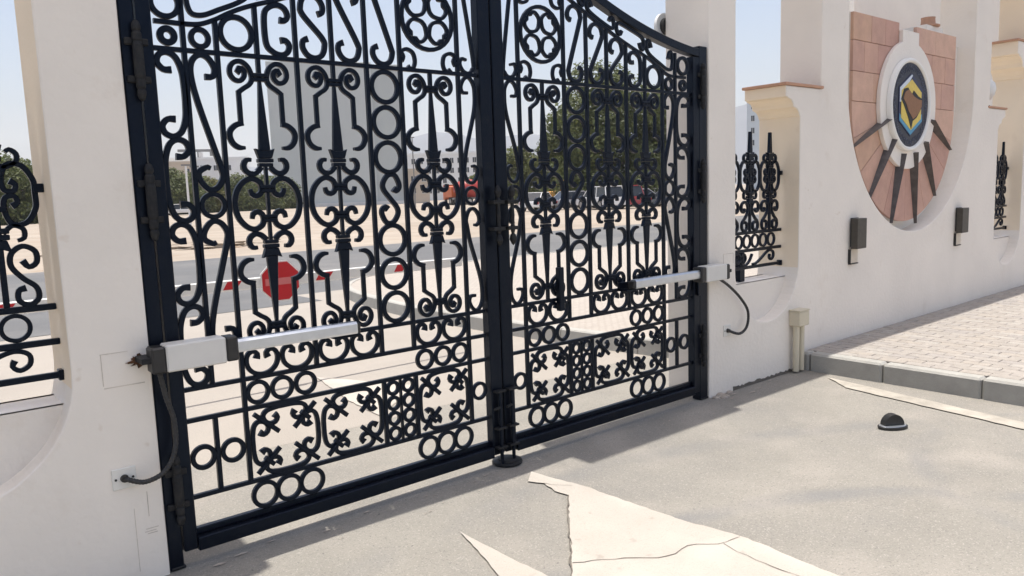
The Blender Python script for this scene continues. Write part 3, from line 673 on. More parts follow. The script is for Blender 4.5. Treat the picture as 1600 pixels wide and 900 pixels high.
    for sz in (-1, 1):
        pts = [(u1-.45*W, .560), (u1-.10*W, .562), (u1, .592), (u1-.22*W, .632), (u1-.55*W, .645), (u2+.15*W, .618), (u2+.02*W, .57), (u2+.12*W, .46), (u1-.25*W, .26), (u1-.06*W, .17), (u1, .13), (u1-.22*W, .082), (u1-.58*W, .072), (u2+.10*W, .105), (u2+.04*W, .145), (u2+.28*W, .165), (u2+.42*W, .162)]
        rb('scroll', [(u, ZM+sz*z) for u, z in pts], ends=(.9, .8), wd=.019)
    rg((U_['b8']+.0945)/2, ZM, .055, .019); rg((U_['b8']+.0945)/2, .47, .054, .019)
    # above the top rail in G
    pts = [(u1-.45*W, ZT+.078), (u1-.10*W, ZT+.082), (u1, ZT+.052), (u1-.22*W, ZT+.018), (u1-.58*W, ZT+.008), (u2+.12*W, ZT+.03), (u2+.04*W, ZT+.09), (u1-.30*W, ZT+.48), (u1-.05*W, ZT+.62)]
    rb('scroll', pts, wd=.019, ends=(.8, 1))
    # --- column E: rings and an S-scroll
    ue = (U_['b6']+U_['b7'])/2; re = (U_['b6']-U_['b7']-BW)/2
    for k in range(3):
        for sz in (-1, 1): rg(ue, ZM+sz*(ZT-.009-re-k*2*re*1.005-ZM), re, .0245)
    zt = ZT-.009-6*re*1.003-ZM
    S = [(-.020, .052), (-.035, .040), (-.052, .052), (-.054, .078), (-.030, zt-.004), (.010, zt-.004), (.040, .080), (.036, .045), (0, 0)]
    rb('scroll', [(ue+p[0], ZM+p[1]) for p in S]+[(ue-p[0], ZM-p[1]) for p in S[-2::-1]], ends=(1.4, 1.4))
    # --- U scrolls under L4
    def uscroll(u, r=.068):
        zc = (ZL3+ZL4)/2; h = (ZL4-ZL3)/2-.012
        half = [(-.024, .016), (-.020, .038), (-.036, .053), (-.056, .044), (-.0665, .016), (-.060, -.022), (-.035, -.050), (0, -.060)]
        k = h/.0585
        half = [(p[0]*r/.068, p[1]*k) for p in half]
        rb('scroll', [(u+p[0], zc+p[1]) for p in half]+[(u-p[0], zc+p[1]) for p in half[-2::-1]], ends=(1.5, 1.5), wd=.0215)
    for a, b_ in (('b2', 'b4'), ('b4', 'b6'), ('b7', 'b8')):
        lo, hi = U_[b_]+.010, U_[a]-.010
        for k in (.25, .75): uscroll(lo+(hi-lo)*k, (hi-lo)/4-.010)
    # --- triple rings
    for a, b_ in (('b2', 'b4'), ('b7', 'b8')):
        lo, hi = U_[b_]+.006, U_[a]-.006; r = min((hi-lo)/6, (ZL3-ZL2-.018)/2)
        for k in range(3):
            rg(lo+(hi-lo)*(k+.5)/3, (ZL2+ZL3)/2, r*.995, .0205)
            rg(lo+(hi-lo)*(k+.5)/3, (.1525+ZL1-.009)/2+.001, (ZL1-.009-.1525)/2*.99, .0205)
    for u in ((U_['b1']+sti)/2, (U_['b1']+U_['b2'])/2): rg(u, .47, .058, .021)
    # --- small ring column
    um = ue; bar(um, ZL1+.01, ZL2-.01, wd=.010)
    for sx in (-1, 1):
        for k in range(4): rg(um+sx*.0465, ZL1+.009+(ZL2-ZL1-.018)*(k+.5)/4, .0412, .019)
    # --- quatrefoil panels
    def quat(u, hw):
        zc = (ZL1+ZL2)/2; kx, kz = hw/.170, ((ZL2-ZL1)/2-.018)/.158
        C_ = [(-.050, .124), (-.038, .106), (-.048, .088), (-.074, .084), (-.097, .102), (-.104, .128), (-.086, .149), (-.045, .158), (0, .159)]
        C_ = C_+[(-p[0], p[1]) for p in C_[-2::-1]]
        for rot in range(4):
            pts = []
            for p in C_:
                q = p
                for _ in range(rot): q = (-q[1], q[0])
                pts.append((u+q[0]*kx, zc+q[1]*kz))
            rb('scroll', pts, ends=(1.5, 1.5), wd=.0215)
        for sx in (-1, 1):
            for sz in (-1, 1):
                c_ = (u+sx*.093*kx, zc+sz*.093*kz); e = .057
                rb('cross_bar', [(c_[0]-sx*e, c_[1]-sz*e*.92), (c_[0]+sx*e, c_[1]+sz*e*.92)], sharp=True, ends=(1, 1), wd=.0225, dp=.018, yc=-.009)
                if sx*sg*sz > 0:
                    rb('band', [(c_[0]-sx*.020, c_[1]+sz*.020), (c_[0]+sx*.020, c_[1]-sz*.020)], sharp=True, ends=(1, 1), wd=.022, dp=.022, yc=-.014)
    lo, hi = U_['b6']+.008, U_['b2']-.008
    quat(lo+(hi-lo)*.25, (hi-lo)/4-.004); quat(lo+(hi-lo)*.75, (hi-lo)/4-.004)
    quat((U_['b7']+U_['b8'])/2, (U_['b7']-U_['b8'])/2-.010)
    # --- band between top rail and arched rail
    zA = (ZT+.009+2.352-.010)/2; rA = (2.342-ZT-.009)/2
    rg((U_['b1']+sti)/2, zA, rA*.92, .027)
    rg((U_['b1']+U_['b2'])/2, (ZT+.009+zl(1.577)-.01)/2, min(.060, (zl(1.577)-.01-ZT-.009)/2), .023)
    u = (U_['b2']+U_['b3'])/2; rr_ = (zl(u)-.010-ZT-.009)/2*.98; rg(u, ZT+.009+rr_*1.01, rr_, .024)
    # C-scroll
    u = (U_['b3']+U_['b4'])/2; z0, z1 = ZT+.016, zl(u)-.018; hm = (z1-z0)
    half = [(-.022, -.065), (-.046, -.066), (-.062, -.045), (-.052, -.015), (-.020, 0), (.020, -.012), (.048, -.05)]
    rb('scroll', [(u+p[0], z1+p[1]) for p in half]+[(u+p[0], z0-p[1]) for p in half[::-1]], ends=(1.2, 1.2))
    for a, b_ in (('b4', 'b5'), ('b5', 'b6'), ('b6', 'b7')):
        u = (U_[a]+U_[b_])/2; z0, z1 = ZT+.016, zl(u)-.018
        T_ = [(-.030, -.085), (-.052, -.075), (-.056, -.045), (-.035, -.012), (0, 0), (.038, -.015), (.055, -.055), (.046, -.095)]
        rb('scroll', [(u+p[0], z1+p[1]) for p in T_]+[(u-p[0], z0-p[1]) for p in T_[::-1]], ends=(1.2, 1.2))
    # roundel between bars 7 and 8
    uc = U_['fc']+.0; zc = ZT+.10+.168; ring(X(uc), zc, .168, .022, 0, g)
    for sx in (-1, 1):
        for sz in (-1, 1):
            c_ = (uc+sx*.070, zc+sz*.070); C_ = [(.045, .012), (.030, .022), (.030, .042), (.010, .058), (-.030, .055), (-.058, .020), (-.062, 0)]
            full = C_+[(p[0], -p[1]) for p in C_[-2::-1]]
            # open side faces outward along the diagonal
            ca = math.atan2(sz, sx); cc, ss = math.cos(ca), math.sin(ca)
            rb('scroll', [(c_[0]+p[0]*cc-p[1]*ss, c_[1]+p[0]*ss+p[1]*cc) for p in full], ends=(1.5, 1.5), wd=.019)
            d_ = (uc+sx*.128, zc+sz*.215); C2 = [(.044, -.010*sz), (.030, .012*sz), (.040, .036*sz), (.010, .050*sz), (-.028, .035*sz), (-.040, -.005*sz), (-.030, -.038*sz), (-.008, -.048*sz), (.008, -.036*sz)]
            rb('scroll', [(d_[0]+sx*p[0], d_[1]-p[1]) for p in C2], ends=(1.5, 1.5), wd=.019)
    # --- scrolls between arched rail and top rail
    rg((U_['b1']+sti)/2, 2.352+.010+.068, .067, .023)
    cells_ = [1.632, 1.335, 1.045, .775, .50, .24]
    for k, (a, b_) in enumerate(zip(cells_, cells_[1:])):
        a -= .012; b_ += .012; L_ = a-b_; gp = lambda u: (zu(u)-.052)-(zl(u)+.012)
        up = k % 2
        prof = [(.17, .55), (.13, .80), (.06, .86), (.0, .60), (.015, .34), (.08, .18), (.25, .13), (.5, .12), (.75, .13), (.92, .18), (.985, .34), (1, .60), (.94, .86), (.87, .80), (.83, .55)]
        pts = []
        for s_, h_ in prof:
            u = a-L_*s_; hh = h_ if not up else 1-h_
            pts.append((u, zl(u)+.012+hh*gp(u)))
        rb('scroll', pts, ends=(1.3, 1.3), wd=.0215)
    return g
GL = gate_leaf(-1, 'left leaf of the black wrought iron gate, nearest the camera')
GR = gate_leaf(1, 'right leaf of the black wrought iron gate, hung on the emblem-side pillar')

# fixed hinge posts
def hinge(parent, x, y, z, L_=.30):
    bm = bmesh.new()
    lathe(bm, [(0, -L_/2-.03), (.012, -L_/2-.02), (.018, -L_/2), (.018, -L_/2+.012), (.014, -L_/2+.02), (.019, -L_/2+.03), (.019, -L_/2+.055), (.016, -L_/2+.06), (.021, -L_/2+.075), (.021, L_/2-.075), (.016, L_/2-.06), (.019, L_/2-.055), (.019, L_/2-.03), (.014, L_/2-.02), (.018, L_/2-.012), (.018, L_/2), (.012, L_/2+.018), (0, L_/2+.026)], (x, y, z), 14)
    h = new('hinge', fin(bm, 'hinge'), 'iron_dusty', parent)
    for zz in (.075, -.075):
        bm = bmesh.new(); bbox(bm, x-.045, x+.045, y+.006, y+.026, z+zz-.014, z+zz+.014, .004); new('hinge_strap', fin(bm, 'hinge_strap'), 'iron_dusty', h)
for sg, x0, x1, lb in ((-1, -1.896, -1.838, 'black hinge post fixed to the left pillar'), (1, 1.893, 1.985, 'black hinge post fixed to the right pillar')):
    p = box('gate_post', x0, x1, -.022, .05, 0.0, 2.58 if sg > 0 else 2.62, 'iron', None, .004); tag(p, lb, 'gate post', 'gate hinge posts')
    for z in ((2.18, 1.61, .365) if sg < 0 else (2.30, 1.63, .42)): hinge(p, (x0+x1)/2+(.026 if sg < 0 else -.03), -.045, z, .27)
    bm = bmesh.new(); bbox(bm, x0+.004, x1+.008, -.026, .055, .0, .012, .004); new('foot_plate', fin(bm, 'foot_plate'), 'iron_dusty', p)

# centre handle, drop bolts, floor stop, lock box
for sg, lb in ((-1, GL), (1, GR)):
    y = -.045
    for yy, xx, nm in ((-.062, sg*.047 if sg < 0 else .055, 'handle'), ):
        bm = bmesh.new(); lathe(bm, [(0, -.175), (.010, -.165), (.022, -.14), (.016, -.115), (.009, -.105), (.013, -.09), (.013, -.06), (.010, -.05), (.013, 0), (.010, .05), (.013, .07), (.013, .09), (.009, .10), (.016, .112), (.021, .135), (.011, .16), (0, .172)], (xx+.02, -.075, 1.47), 12)
        hd = new('handle', fin(bm, 'handle'), 'iron_dusty', lb)
        for z in (1.395, 1.545):
            bm = bmesh.new(); bbox(bm, xx-.02, xx+.06, -.088, -.029, z-.010, z+.010, .003); new('handle_bracket', fin(bm, 'handle_bracket'), 'iron_dusty', hd)
    bm = bmesh.new(); xb = sg*.045; cyl(bm, (xb, -.05, .015), (xb, -.05, .46), .011, .011, 10); bt = new('drop_bolt', fin(bm, 'drop_bolt'), 'iron', lb)
    for z, d in ((.455, .030), (.235, .028), (.12, .028)):
        bm = bmesh.new(); bbox(bm, xb-.035, xb+.035, -.070, -.0285, z-.006, z+.006, .002); new('bolt_keeper', fin(bm, 'bolt_keeper'), 'iron_dusty', bt)
    bm = bmesh.new(); cyl(bm, (xb, -.05, .36), (xb-.06, -.075, .36), .008, .008, 8); new('bolt_handle', fin(bm, 'bolt_handle'), 'iron_dusty', bt)
box('bolt_case', .455, .495, -.05, -.0115, .86, 1.13, 'iron', GR, .004)
box('bolt_case', 1.868-.03, 1.868, -.05, -.029, .80, .93, 'iron', GR, .004)
bm = bmesh.new(); lathe(bm, [(0, 0), (.085, 0), (.092, .008), (.088, .018), (.06, .022), (.055, .03), (.0, .032)], (.02, -.015, 0.001), 24)
tag(new('gate_stop', fin(bm, 'gate_stop'), 'iron_dusty'), 'round steel floor plate under the meeting edge of the gate leaves', 'gate stop')

# ---- automatic gate operators
def operator(name_lbl, x_cap0, x_b0, x_b1, x_c1, x_end, zc, cable, plate, ylim=(-.155, -.065)):
    g = empty('gate_operator', (x_b0, -.1, zc)); tag(g, name_lbl, 'gate operator', 'automatic gate arms')
    ox, oz = x_b0, zc; y0, y1 = ylim[0]+.1, ylim[1]+.1
    def bxp(nm, a, b_, ya, yb, za, zb, m, bev=.004):
        bm = bmesh.new(); a, b_ = sorted((a-ox, b_-ox)); bbox(bm, a, b_, ya, yb, za, zb, bev); return new(nm, fin(bm, nm), m, g)
    bxp('motor_housing', x_b0, x_b1, y0, y1, -.057, .057, 'white_box', .006)
    bxp('end_cap', x_cap0, x_b0, y0+.002, y1-.002, -.058, .052, 'black_plastic', .008)
    bxp('end_cap', x_b1, x_c1, y0+.002, y1-.002, -.054, .054, 'black_plastic', .008)
    s = 1 if x_end > x_c1 else -1
    bm = bmesh.new(); a, b_ = sorted((x_c1-ox, x_end-ox)); yc = (y0+y1)/2
    prof = [(-.024, -.028), (.022, -.030), (.026, -.020), (.026, .018), (.018, .029), (-.016, .029), (-.026, .018), (-.027, -.018)]
    A = [bm.verts.new((a, yc+p[0], .005+p[1])) for p in prof]; B = [bm.verts.new((b_, yc+p[0], .005+p[1])) for p in prof]
    for i in range(8): bm.faces.new((A[i], A[(i+1) % 8], B[(i+1) % 8], B[i]))
    bm.faces.new(A); bm.faces.new(B[::-1]); new('ram_tube', fin(bm, 'ram_tube'), 'alu', g)
    bxp('ram_shoe', x_c1+s*.02, x_end+s*.012, yc+.0265, yc+.040, -.028, .018, 'black_plastic', .002)
    bxp('ram_shoe', x_end+s*.0005, x_end+s*.02, yc-.022, yc+.026, -.022, .026, 'black_plastic', .004)
    bxp('front_bracket', x_end-s*.10, x_end+s*.04, yc+.02, .088, -.045, -.032, 'iron', .002)
    bxp('front_bracket', x_end-s*.16, x_end+s*.05, .074, .088, -.030, .012, 'iron', .002)
    bxp('rear_bracket', x_cap0+s*.01, x_cap0-s*.035, yc-.03, .066, -.012, .012, 'iron_dusty', .002)
    bm = bmesh.new(); P = []
    for i in range(len(cable)-1):
        pass
    C3 = [Vector(c) for c in cable]; pts = []
    for i in range(len(C3)-1):
        p0 = C3[max(0, i-1)]; p1 = C3[i]; p2 = C3[i+1]; p3 = C3[min(len(C3)-1, i+2)]
        for j in range(14):
            t_ = j/14; pts.append(0.5*((2*p1)+(-p0+p2)*t_+(2*p0-5*p1+4*p2-p3)*t_*t_+(-p0+3*p1-3*p2+p3)*t_**3)-Vector((ox, -.1, oz)))
    pts.append(C3[-1]-Vector((ox, -.1, oz)))
    tube(bm, pts, [.0115 if i % 2 else .0098 for i in range(len(pts))], 10)
    new('conduit', fin(bm, 'conduit'), 'cable', g)
    px, pz = plate
    so = empty('socket_plate', (px, YF, pz)); tag(so, 'white blanking plate where the %s operator conduit enters the pillar' % ('left' if px < 0 else 'right'), 'socket plate')
    bm = bmesh.new(); bbox(bm, -.047, .047, -.007, -.0, -.045, .045, .003); new('plate', fin(bm, 'plate'), 'socket', so)
    for sx in (-1, 1):
        bm = bmesh.new(); cyl(bm, (sx*.033, -.0095, 0), (sx*.033, -.0071, 0), .005, .005, 10); new('screw', fin(bm, 'screw'), 'black_plastic', so)
    bm = bmesh.new(); cyl(bm, (0, -.020, 0), (0, -.0071, 0), .015, .017, 14); new('gland', fin(bm, 'gland'), 'black_plastic', so)
operator('white and aluminium gate operator ram across the left leaf', -1.925, -1.868, -1.622, -1.568, -.98, .965,
         [(-1.885, -.09, .905), (-1.868, -.085, .80), (-1.842, -.08, .68), (-1.85, -.085, .56), (-1.90, -.09, .478), (-1.98, -.085, .452), (-2.045, -.045, .472)], (-2.045, .472))
operator('white and aluminium gate operator ram on the right pillar', 2.085, 2.045, 1.80, 1.745, 1.06, .965,
         [(2.04, -.09, .905), (2.17, -.08, .84), (2.31, -.08, .74), (2.42, -.08, .62), (2.41, -.08, .50), (2.31, -.08, .455), (2.215, -.045, .487)], (2.215, .487))

# ---- black half-round floor stop on the driveway
st = empty('floor_stop', (2.20, -1.30, 0), math.radians(-31)); tag(st, 'small black half-round gate stop on a plate on the driveway', 'floor stop')
bm = bmesh.new(); n = 24
lathe(bm, [(0, .001), (.098, .001), (.100, .012), (.095, .017), (0, .017)], n=28)
for v in bm.verts: v.co.y *= .62
new('base_plate', fin(bm, 'base_plate'), 'black_plastic', st)
bm = bmesh.new(); lathe(bm, [(.090, .0174), (.088, .0195), (0, .0195)], n=28)
for v in bm.verts: v.co.y *= .60
new('plate_top', fin(bm, 'plate_top'), 'alu', st)
bm = bmesh.new(); P = [(.068*math.cos(math.pi*i/18), .020+.070*math.sin(math.pi*i/18)) for i in range(19)]; prism(bm, P, -.022, .03); new('half_disc', fin(bm, 'half_disc'), 'black_plastic', st)

# ================================================================== GRILLES IN THE WALL OPENINGS
def grille(x0, x1, first, lbl, s=0.288, y=.145):
    g = empty('window_grille', (0, 0, 0)); tag(g, lbl, 'grille', 'spear-topped grilles in the wall openings')
    def rb(pts, **k): return ribbon('scroll', pts, y, parent=g, wd=k.pop('wd', .024), dp=.022, **k)
    for z in (1.20, 1.055, .915): box('rail', x0, x1, y-.011, y+.011, z-.013, z+.013, 'iron', g, .003)
    for z, xx in ((1.68, None),):
        for xe, d in ((x0, 1), (x1, -1)):
            box('wall_lug', xe, xe+d*.035, y-.018, y+.018, z-.018, z+.018, 'iron', g, .003); box('wall_lug', xe, xe+d*.02, y-.022, y+.022, .893, .937, 'iron', g, .003)
    xs = []
    x = first
    while x > x0+.05: x -= s
    x += s
    while x < x1-.02: xs.append(x); x += s
    for x in xs:
        prism_obj('spear', [(x-.011, 2.015), (x+.011, 2.015), (x+.022, 1.845), (x-.022, 1.845)], y-.013, y+.013, 'iron', g, .003)
        prism_obj('crown', [(x-.044, 1.852), (x-.02, 1.840), (x+.02, 1.840), (x+.044, 1.852), (x+.030, 1.80), (x-.030, 1.80)], y-.016, y+.016, 'iron', g, .003)
        box('bar', x-.011, x+.011, y-.010, y+.010, 1.213, 1.80, 'iron', g, .002)
        for z in (1.795, 1.735, 1.60, 1.515, 1.49): box('collar', x-.036, x+.036, y-.018, y+.018, z-.011, z+.011, 'iron', g, .003)
        prism_obj('skirt', [(x-.026, 1.478), (x+.026, 1.478), (x+.040, 1.43), (x, 1.445), (x-.040, 1.43)], y-.015, y+.015, 'iron', g, .002)
        for sx in (-1, 1):
            f = lambda P: [(x+sx*p[0], p[1]) for p in P]
            rb(f([(.02, 1.77), (.05, 1.765), (.085, 1.785), (.088, 1.815), (.066, 1.832), (.052, 1.822)]), ends=(1, .8), wd=.020)
            rb(f([(.055, 1.71), (.075, 1.695), (.066, 1.67), (.036, 1.675), (.028, 1.72), (.050, 1.772), (.10, 1.770), (.135, 1.715), (.138, 1.66), (.135, 1.60), (.10, 1.545), (.050, 1.543), (.028, 1.60), (.036, 1.645), (.066, 1.650), (.075, 1.625), (.055, 1.61)]), wd=.021)
            rb(f([(.015, 1.505), (.05, 1.535), (.085, 1.52), (.085, 1.485), (.062, 1.475)]), ends=(1, .8), wd=.019)
            rb(f([(.085, 1.37), (.070, 1.345), (.045, 1.36), (.045, 1.40), (.080, 1.435), (.125, 1.425), (.14, 1.385)] if False else [(.062, 1.395), (.060, 1.37), (.085, 1.362), (.108, 1.385), (.100, 1.425), (.060, 1.443), (.022, 1.41), (.018, 1.36), (.030, 1.32), (.075, 1.275), (.105, 1.25), (.108, 1.225)] if False else [(.070, 1.395), (.090, 1.368), (.118, 1.385), (.116, 1.43), (.075, 1.452), (.035, 1.425), (.030, 1.375), (.065, 1.325), (.108, 1.285), (.112, 1.24), (.080, 1.216), (.045, 1.235), (.046, 1.275), (.072, 1.285)]), wd=.021)
    k = x0+.062
    while k < x1-.05:
        ring(k, 1.1275, .0585, .017, y, g, dp=.022); k += .118
    k = x0+.01
    while k+.44 < x1+.2:
        pts = [(k, .935), (k+.06, .945), (k+.14, .985), (k+.20, 1.02), (k+.26, 1.035), (k+.305, 1.015), (k+.305, .975), (k+.27, .955), (k+.245, .975), (k+.255, .998)]
        if pts[-4][0] < x1-.02: rb(pts, wd=.019, ends=(1, 1.3))
        pts = [(k+.345, 1.0), (k+.335, .975), (k+.36, .96), (k+.385, .985), (k+.375, 1.02), (k+.335, 1.03), (k+.315, .995), (k+.33, .945), (k+.385, .935), (k+.44, .965), (k+.48, 1.02)]
        if pts[-1][0] < x1-.01: rb(pts, wd=.019, ends=(1.3, 1))
        k += .49
    return g
grille(2.331, 3.249, 3.075, 'black spear-topped iron grille in the opening between gate pillar and emblem wall')
g2 = grille(-3.114, -2.196, -2.365, 'black spear-topped iron grille in the opening at the left edge')
grille(7.711, 8.629, 8.455, 'black spear-topped iron grille in the far opening right of the emblem')
box('grille_post', 2.645, 2.715, .14, .19, .805, 1.04, 'iron', None, .004); tag(bpy.data.objects['grille_post'], 'stub of black iron post on the sill below the right grille', 'post')

# iron pedestrian gate just visible at the right edge
pg = empty('pedestrian_gate', (9.36, .1, 0)); tag(pg, 'black iron side gate at the far right edge of the wall', 'gate')
for i in range(8):
    bm = bmesh.new(); bbox(bm, .05+i*.13, .07+i*.13, -.01, .01, .1, 2.0, .002); new('bar', fin(bm, 'bar'), 'iron', pg)
for z in (.08, .3, .9, 2.0):
    bm = bmesh.new(); bbox(bm, .02, 1.02, -.015, .015, z, z+.04, .003); new('rail', fin(bm, 'rail'), 'iron', pg)
bm = bmesh.new(); tube(bm, [(-.02, -.20, .86), (-.12, -.26, .62), (-.30, -.24, .47), (-.36, -.14, .45)], .02, 8); new('pull_bar', fin(bm, 'pull_bar'), 'iron', pg)

# ================================================================== BARRIER BOOM
bb = empty('barrier', (-5.2, 2.82, 0)); tag(bb, 'white barrier boom with red stripes and red octagonal sign behind the gate', 'barrier')
BZ = 0.0
def bpart(nm, x0, x1, y0, y1, z0, z1, m, bev=.004):
    bm = bmesh.new(); bbox(bm, x0+5.2, x1+5.2, y0, y1, z0, z1, bev); return new(nm, fin(bm, nm), m, bb)
bpart('cabinet', -5.4, -5.05, -.35, -.05, 0, 1.05, 'yellow_machine', .02)
BOOM0, BOOM1 = .872, .962
bpart('boom', -5.2, 1.80, -.018, .018, BOOM0, BOOM1, 'white_paint', .006)
for a, b_ in ((-3.2, -2.95), (-2.3, -2.05), (-1.42, -1.2), (-.585, -.465), (.225, .355), (1.02, 1.12)):
    bm = bmesh.new(); prism(bm, [(a+5.2-.03, BOOM0+.012), (b_+5.2-.03, BOOM0+.012), (b_+5.2+.03, BOOM1-.008), (a+5.2+.03, BOOM1-.008)] if False else [(a+5.2-.02, BOOM0+.014), (b_+5.2-.03, BOOM0+.014), (b_+5.2+.02, BOOM1-.012), (a+5.2+.02, BOOM1-.012)], -.0205, -.0175); new('red_stripe', fin(bm, 'red_stripe'), 'red', bb)
sxc, szc = -.12+5.2, .915
def octa(r): return [(sxc+r/math.cos(math.pi/8)*math.cos(math.pi/8+k*math.pi/4), szc+r/math.cos(math.pi/8)*math.sin(math.pi/8+k*math.pi/4)) for k in range(8)]
sg_ = prism_obj('sign_plate', octa(.172), -.030, -.022, 'white_paint', bb)
prism_obj('sign_face', octa(.160), -.0335, -.0303, 'red', sg_)
prism_obj('sign_band', [(sxc-.135, szc-.030), (sxc+.135, szc-.030), (sxc+.135, szc+.028), (sxc-.135, szc+.028)], -.036, -.0337, 'pink_band', sg_)

# ================================================================== BACKGROUND
def dirpx(x, y):
    d = r2*((x-800)/FPX)-u2*((y-450)/FPX)+fwd
    return d
def gpt(x, dist):
    """ground point under image column x, at a horizontal distance"""
    d = dirpx(x, 300); h = Vector((d.x, d.y)).normalized(); return Vector((CAM[0]+h.x*dist, CAM[1]+h.y*dist, 0)), h
def facing(h): return math.atan2(h.y, h.x)-math.pi/2
def local_box(nm, parent, x0, x1, y0, y1, z0, z1, m, bev=0.0):
    bm = bmesh.new(); bbox(bm, x0, x1, y0, y1, z0, z1, bev); return new(nm, fin(bm, nm), m, parent)
def building(name, px, dist, wid, hgt, dep, m, label, cols=0, rows=0, roof=0.6, ww=1.1, wh=1.4, rz=0.0, base=1.5, win0=None):
    p, h = gpt(px, dist); b_ = empty(name, p, facing(h)+rz); tag(b_, label, 'building')
    local_box('wall', b_, -wid/2, wid/2, 0, dep, 0, hgt, m)
    local_box('parapet', b_, -wid/2-.15, wid/2+.15, -.15, dep+.15, hgt, hgt+roof, m)
    me = None
    for i in range(cols):
        for j in range(rows):
            x = -wid/2+wid*(i+.5)/cols; z = base+(hgt-base)*(j+.4)/rows
            if me is None:
                bm = bmesh.new(); bbox(bm, -ww/2, ww/2, -.06, .02, -wh/2, wh/2); me = fin(bm, 'window'); me.materials.append(MATS['window'])
                bm = bmesh.new()
                bbox(bm, -ww/2-.1, ww/2+.1, -.14, .0, -wh/2-.12, -wh/2-.005); bbox(bm, -.04, .04, -.09, -.061, -wh/2, wh/2); mf = fin(bm, 'window_frame'); mf.materials.append(MATS['window_frame'])
            wo = new('window', me, None, b_, (x, 0, z)); new('sill', mf, None, wo, (0, 0, 0))
    return b_
# grey slab building / hoarding behind the left leaf
p, h = gpt(530, 150.0)
gb = empty('grey_tower', p, facing(h)+.05); tag(gb, 'plain grey windowless tower block behind the left gate leaf', 'building')
local_box('wall', gb, -11.7, 7.2, 0, 14, 0, 26.6, 'grey_board', .05); local_box('wall', gb, 7.2, 12.4, .6, 14, 0, 26.3, 'grey_board2', .05)
local_box('base_plinth', gb, -12.2, 12.9, -.6, 14.2, 0, .6, 'hoarding')
building('white_apartment_block', 690, 205, 24, 11.8, 12, 'bldg_white', 'white apartment block with rows of windows seen between gate spears', 12, 4, ww=.95, wh=1.3)
building('pale_tower', 1204, 230, 13, 25, 12, 'bldg_blue', 'pale blue tower block seen through the right wall opening', 4, 7, ww=.9, wh=1.5)
building('low_white_building', 330, 235, 21, 13.5, 12, 'bldg_white', 'white building with a tower crane above it behind the left gate leaf', 6, 3)
building('flat_roofed_building', 262, 225, 14, 12.0, 12, 'bldg_beige', 'flat roofed beige building behind trees at the left of the gate', 4, 3)
building('beige_building', 655, 150, 4.0, 6, 6, 'bldg_beige', 'small beige building beside the orange truck', 2, 2, ww=.8, wh=1)
# neighbouring cream building behind the emblem wall
nbd = empty('cream_building', (0, 0, 0)); tag(nbd, 'cream building in the shade rising behind the emblem wall', 'building')
bm = bmesh.new(); A_ = [bm.verts.new((x, y, 0)) for x, y in ((12.6, 4.2), (40, 4.2), (40, 12), (27.5, 12))]; B_ = [bm.verts.new((v.co.x, v.co.y, 8.5)) for v in A_]
for k in range(4): bm.faces.new((A_[k], A_[(k+1) % 4], B_[(k+1) % 4], B_[k]))
bm.faces.new(A_); bm.faces.new(B_); new('wall', fin(bm, 'wall'), 'plaster', nbd)
local_box('cornice', nbd, 12.45, 40, 4.05, 4.199, 3.95, 4.12, 'plaster_white', .02); local_box('cornice', nbd, 12.3, 40, 3.9, 4.199, 4.5, 4.62, 'terracotta', .02)
local_box('pilaster', nbd, 14.4, 15.0, 4.0, 4.199, 0, 3.94, 'plaster_white', .02)
# white hoarding fence across the far field
hp, hh_ = gpt(350, 185)
hf = empty('site_hoarding', hp, facing(hh_)); tag(hf, 'long low white hoarding fence along the far side of the sandy field', 'fence')
bm = bmesh.new(); bbox(bm, 0, 3.9, -.05, .05, 0, 1.9); me = fin(bm, 'panel'); me.materials.append(MATS['hoarding'])
for i in range(26): new('panel', me, None, hf, (-62+i*4, 0, rnd.uniform(-.08, .05)))
# tower crane
p, h = gpt(316, 300); cr = empty('tower_crane', p, facing(h)); tag(cr, 'distant tower crane above the white building', 'crane')
local_box('mast', cr, -.6, .6, -.6, .6, 0, 19.5, 'steel'); local_box('jib', cr, -7, 5.5, -.35, .35, 19.5, 20.4, 'steel'); local_box('cabin', cr, -.2, 1.2, -1.2, -.4, 17.6, 19.3, 'car_white')
local_box('counterweight', cr, 3.6, 5.3, -.5, .5, 18.0, 19.45, 'steel')
# light poles
for px, dist, ht, lb in ((293.5, 60, 4.2, 'left'), (306.5, 58, 4.0, 'right'), (648, 100, 8.8, 'tall')):
    p, h = gpt(px, dist); o = empty('light_pole', p); tag(o, {'left': 'thin white pole at the field edge, left one of a pair', 'right': 'thin white pole at the field edge, right one of a pair', 'tall': 'tall grey light pole in front of the white apartment block'}[lb], 'pole')
    bm = bmesh.new(); cyl(bm, (0, 0, 0), (0, 0, ht), .09, .07, 8); new('shaft', fin(bm, 'shaft'), 'white_paint' if lb != 'tall' else 'steel', o)
    bm = bmesh.new(); bbox(bm, -.3, .3, -.08, .08, ht, ht+.12); new('lamp_head', fin(bm, 'lamp_head'), 'steel', o)

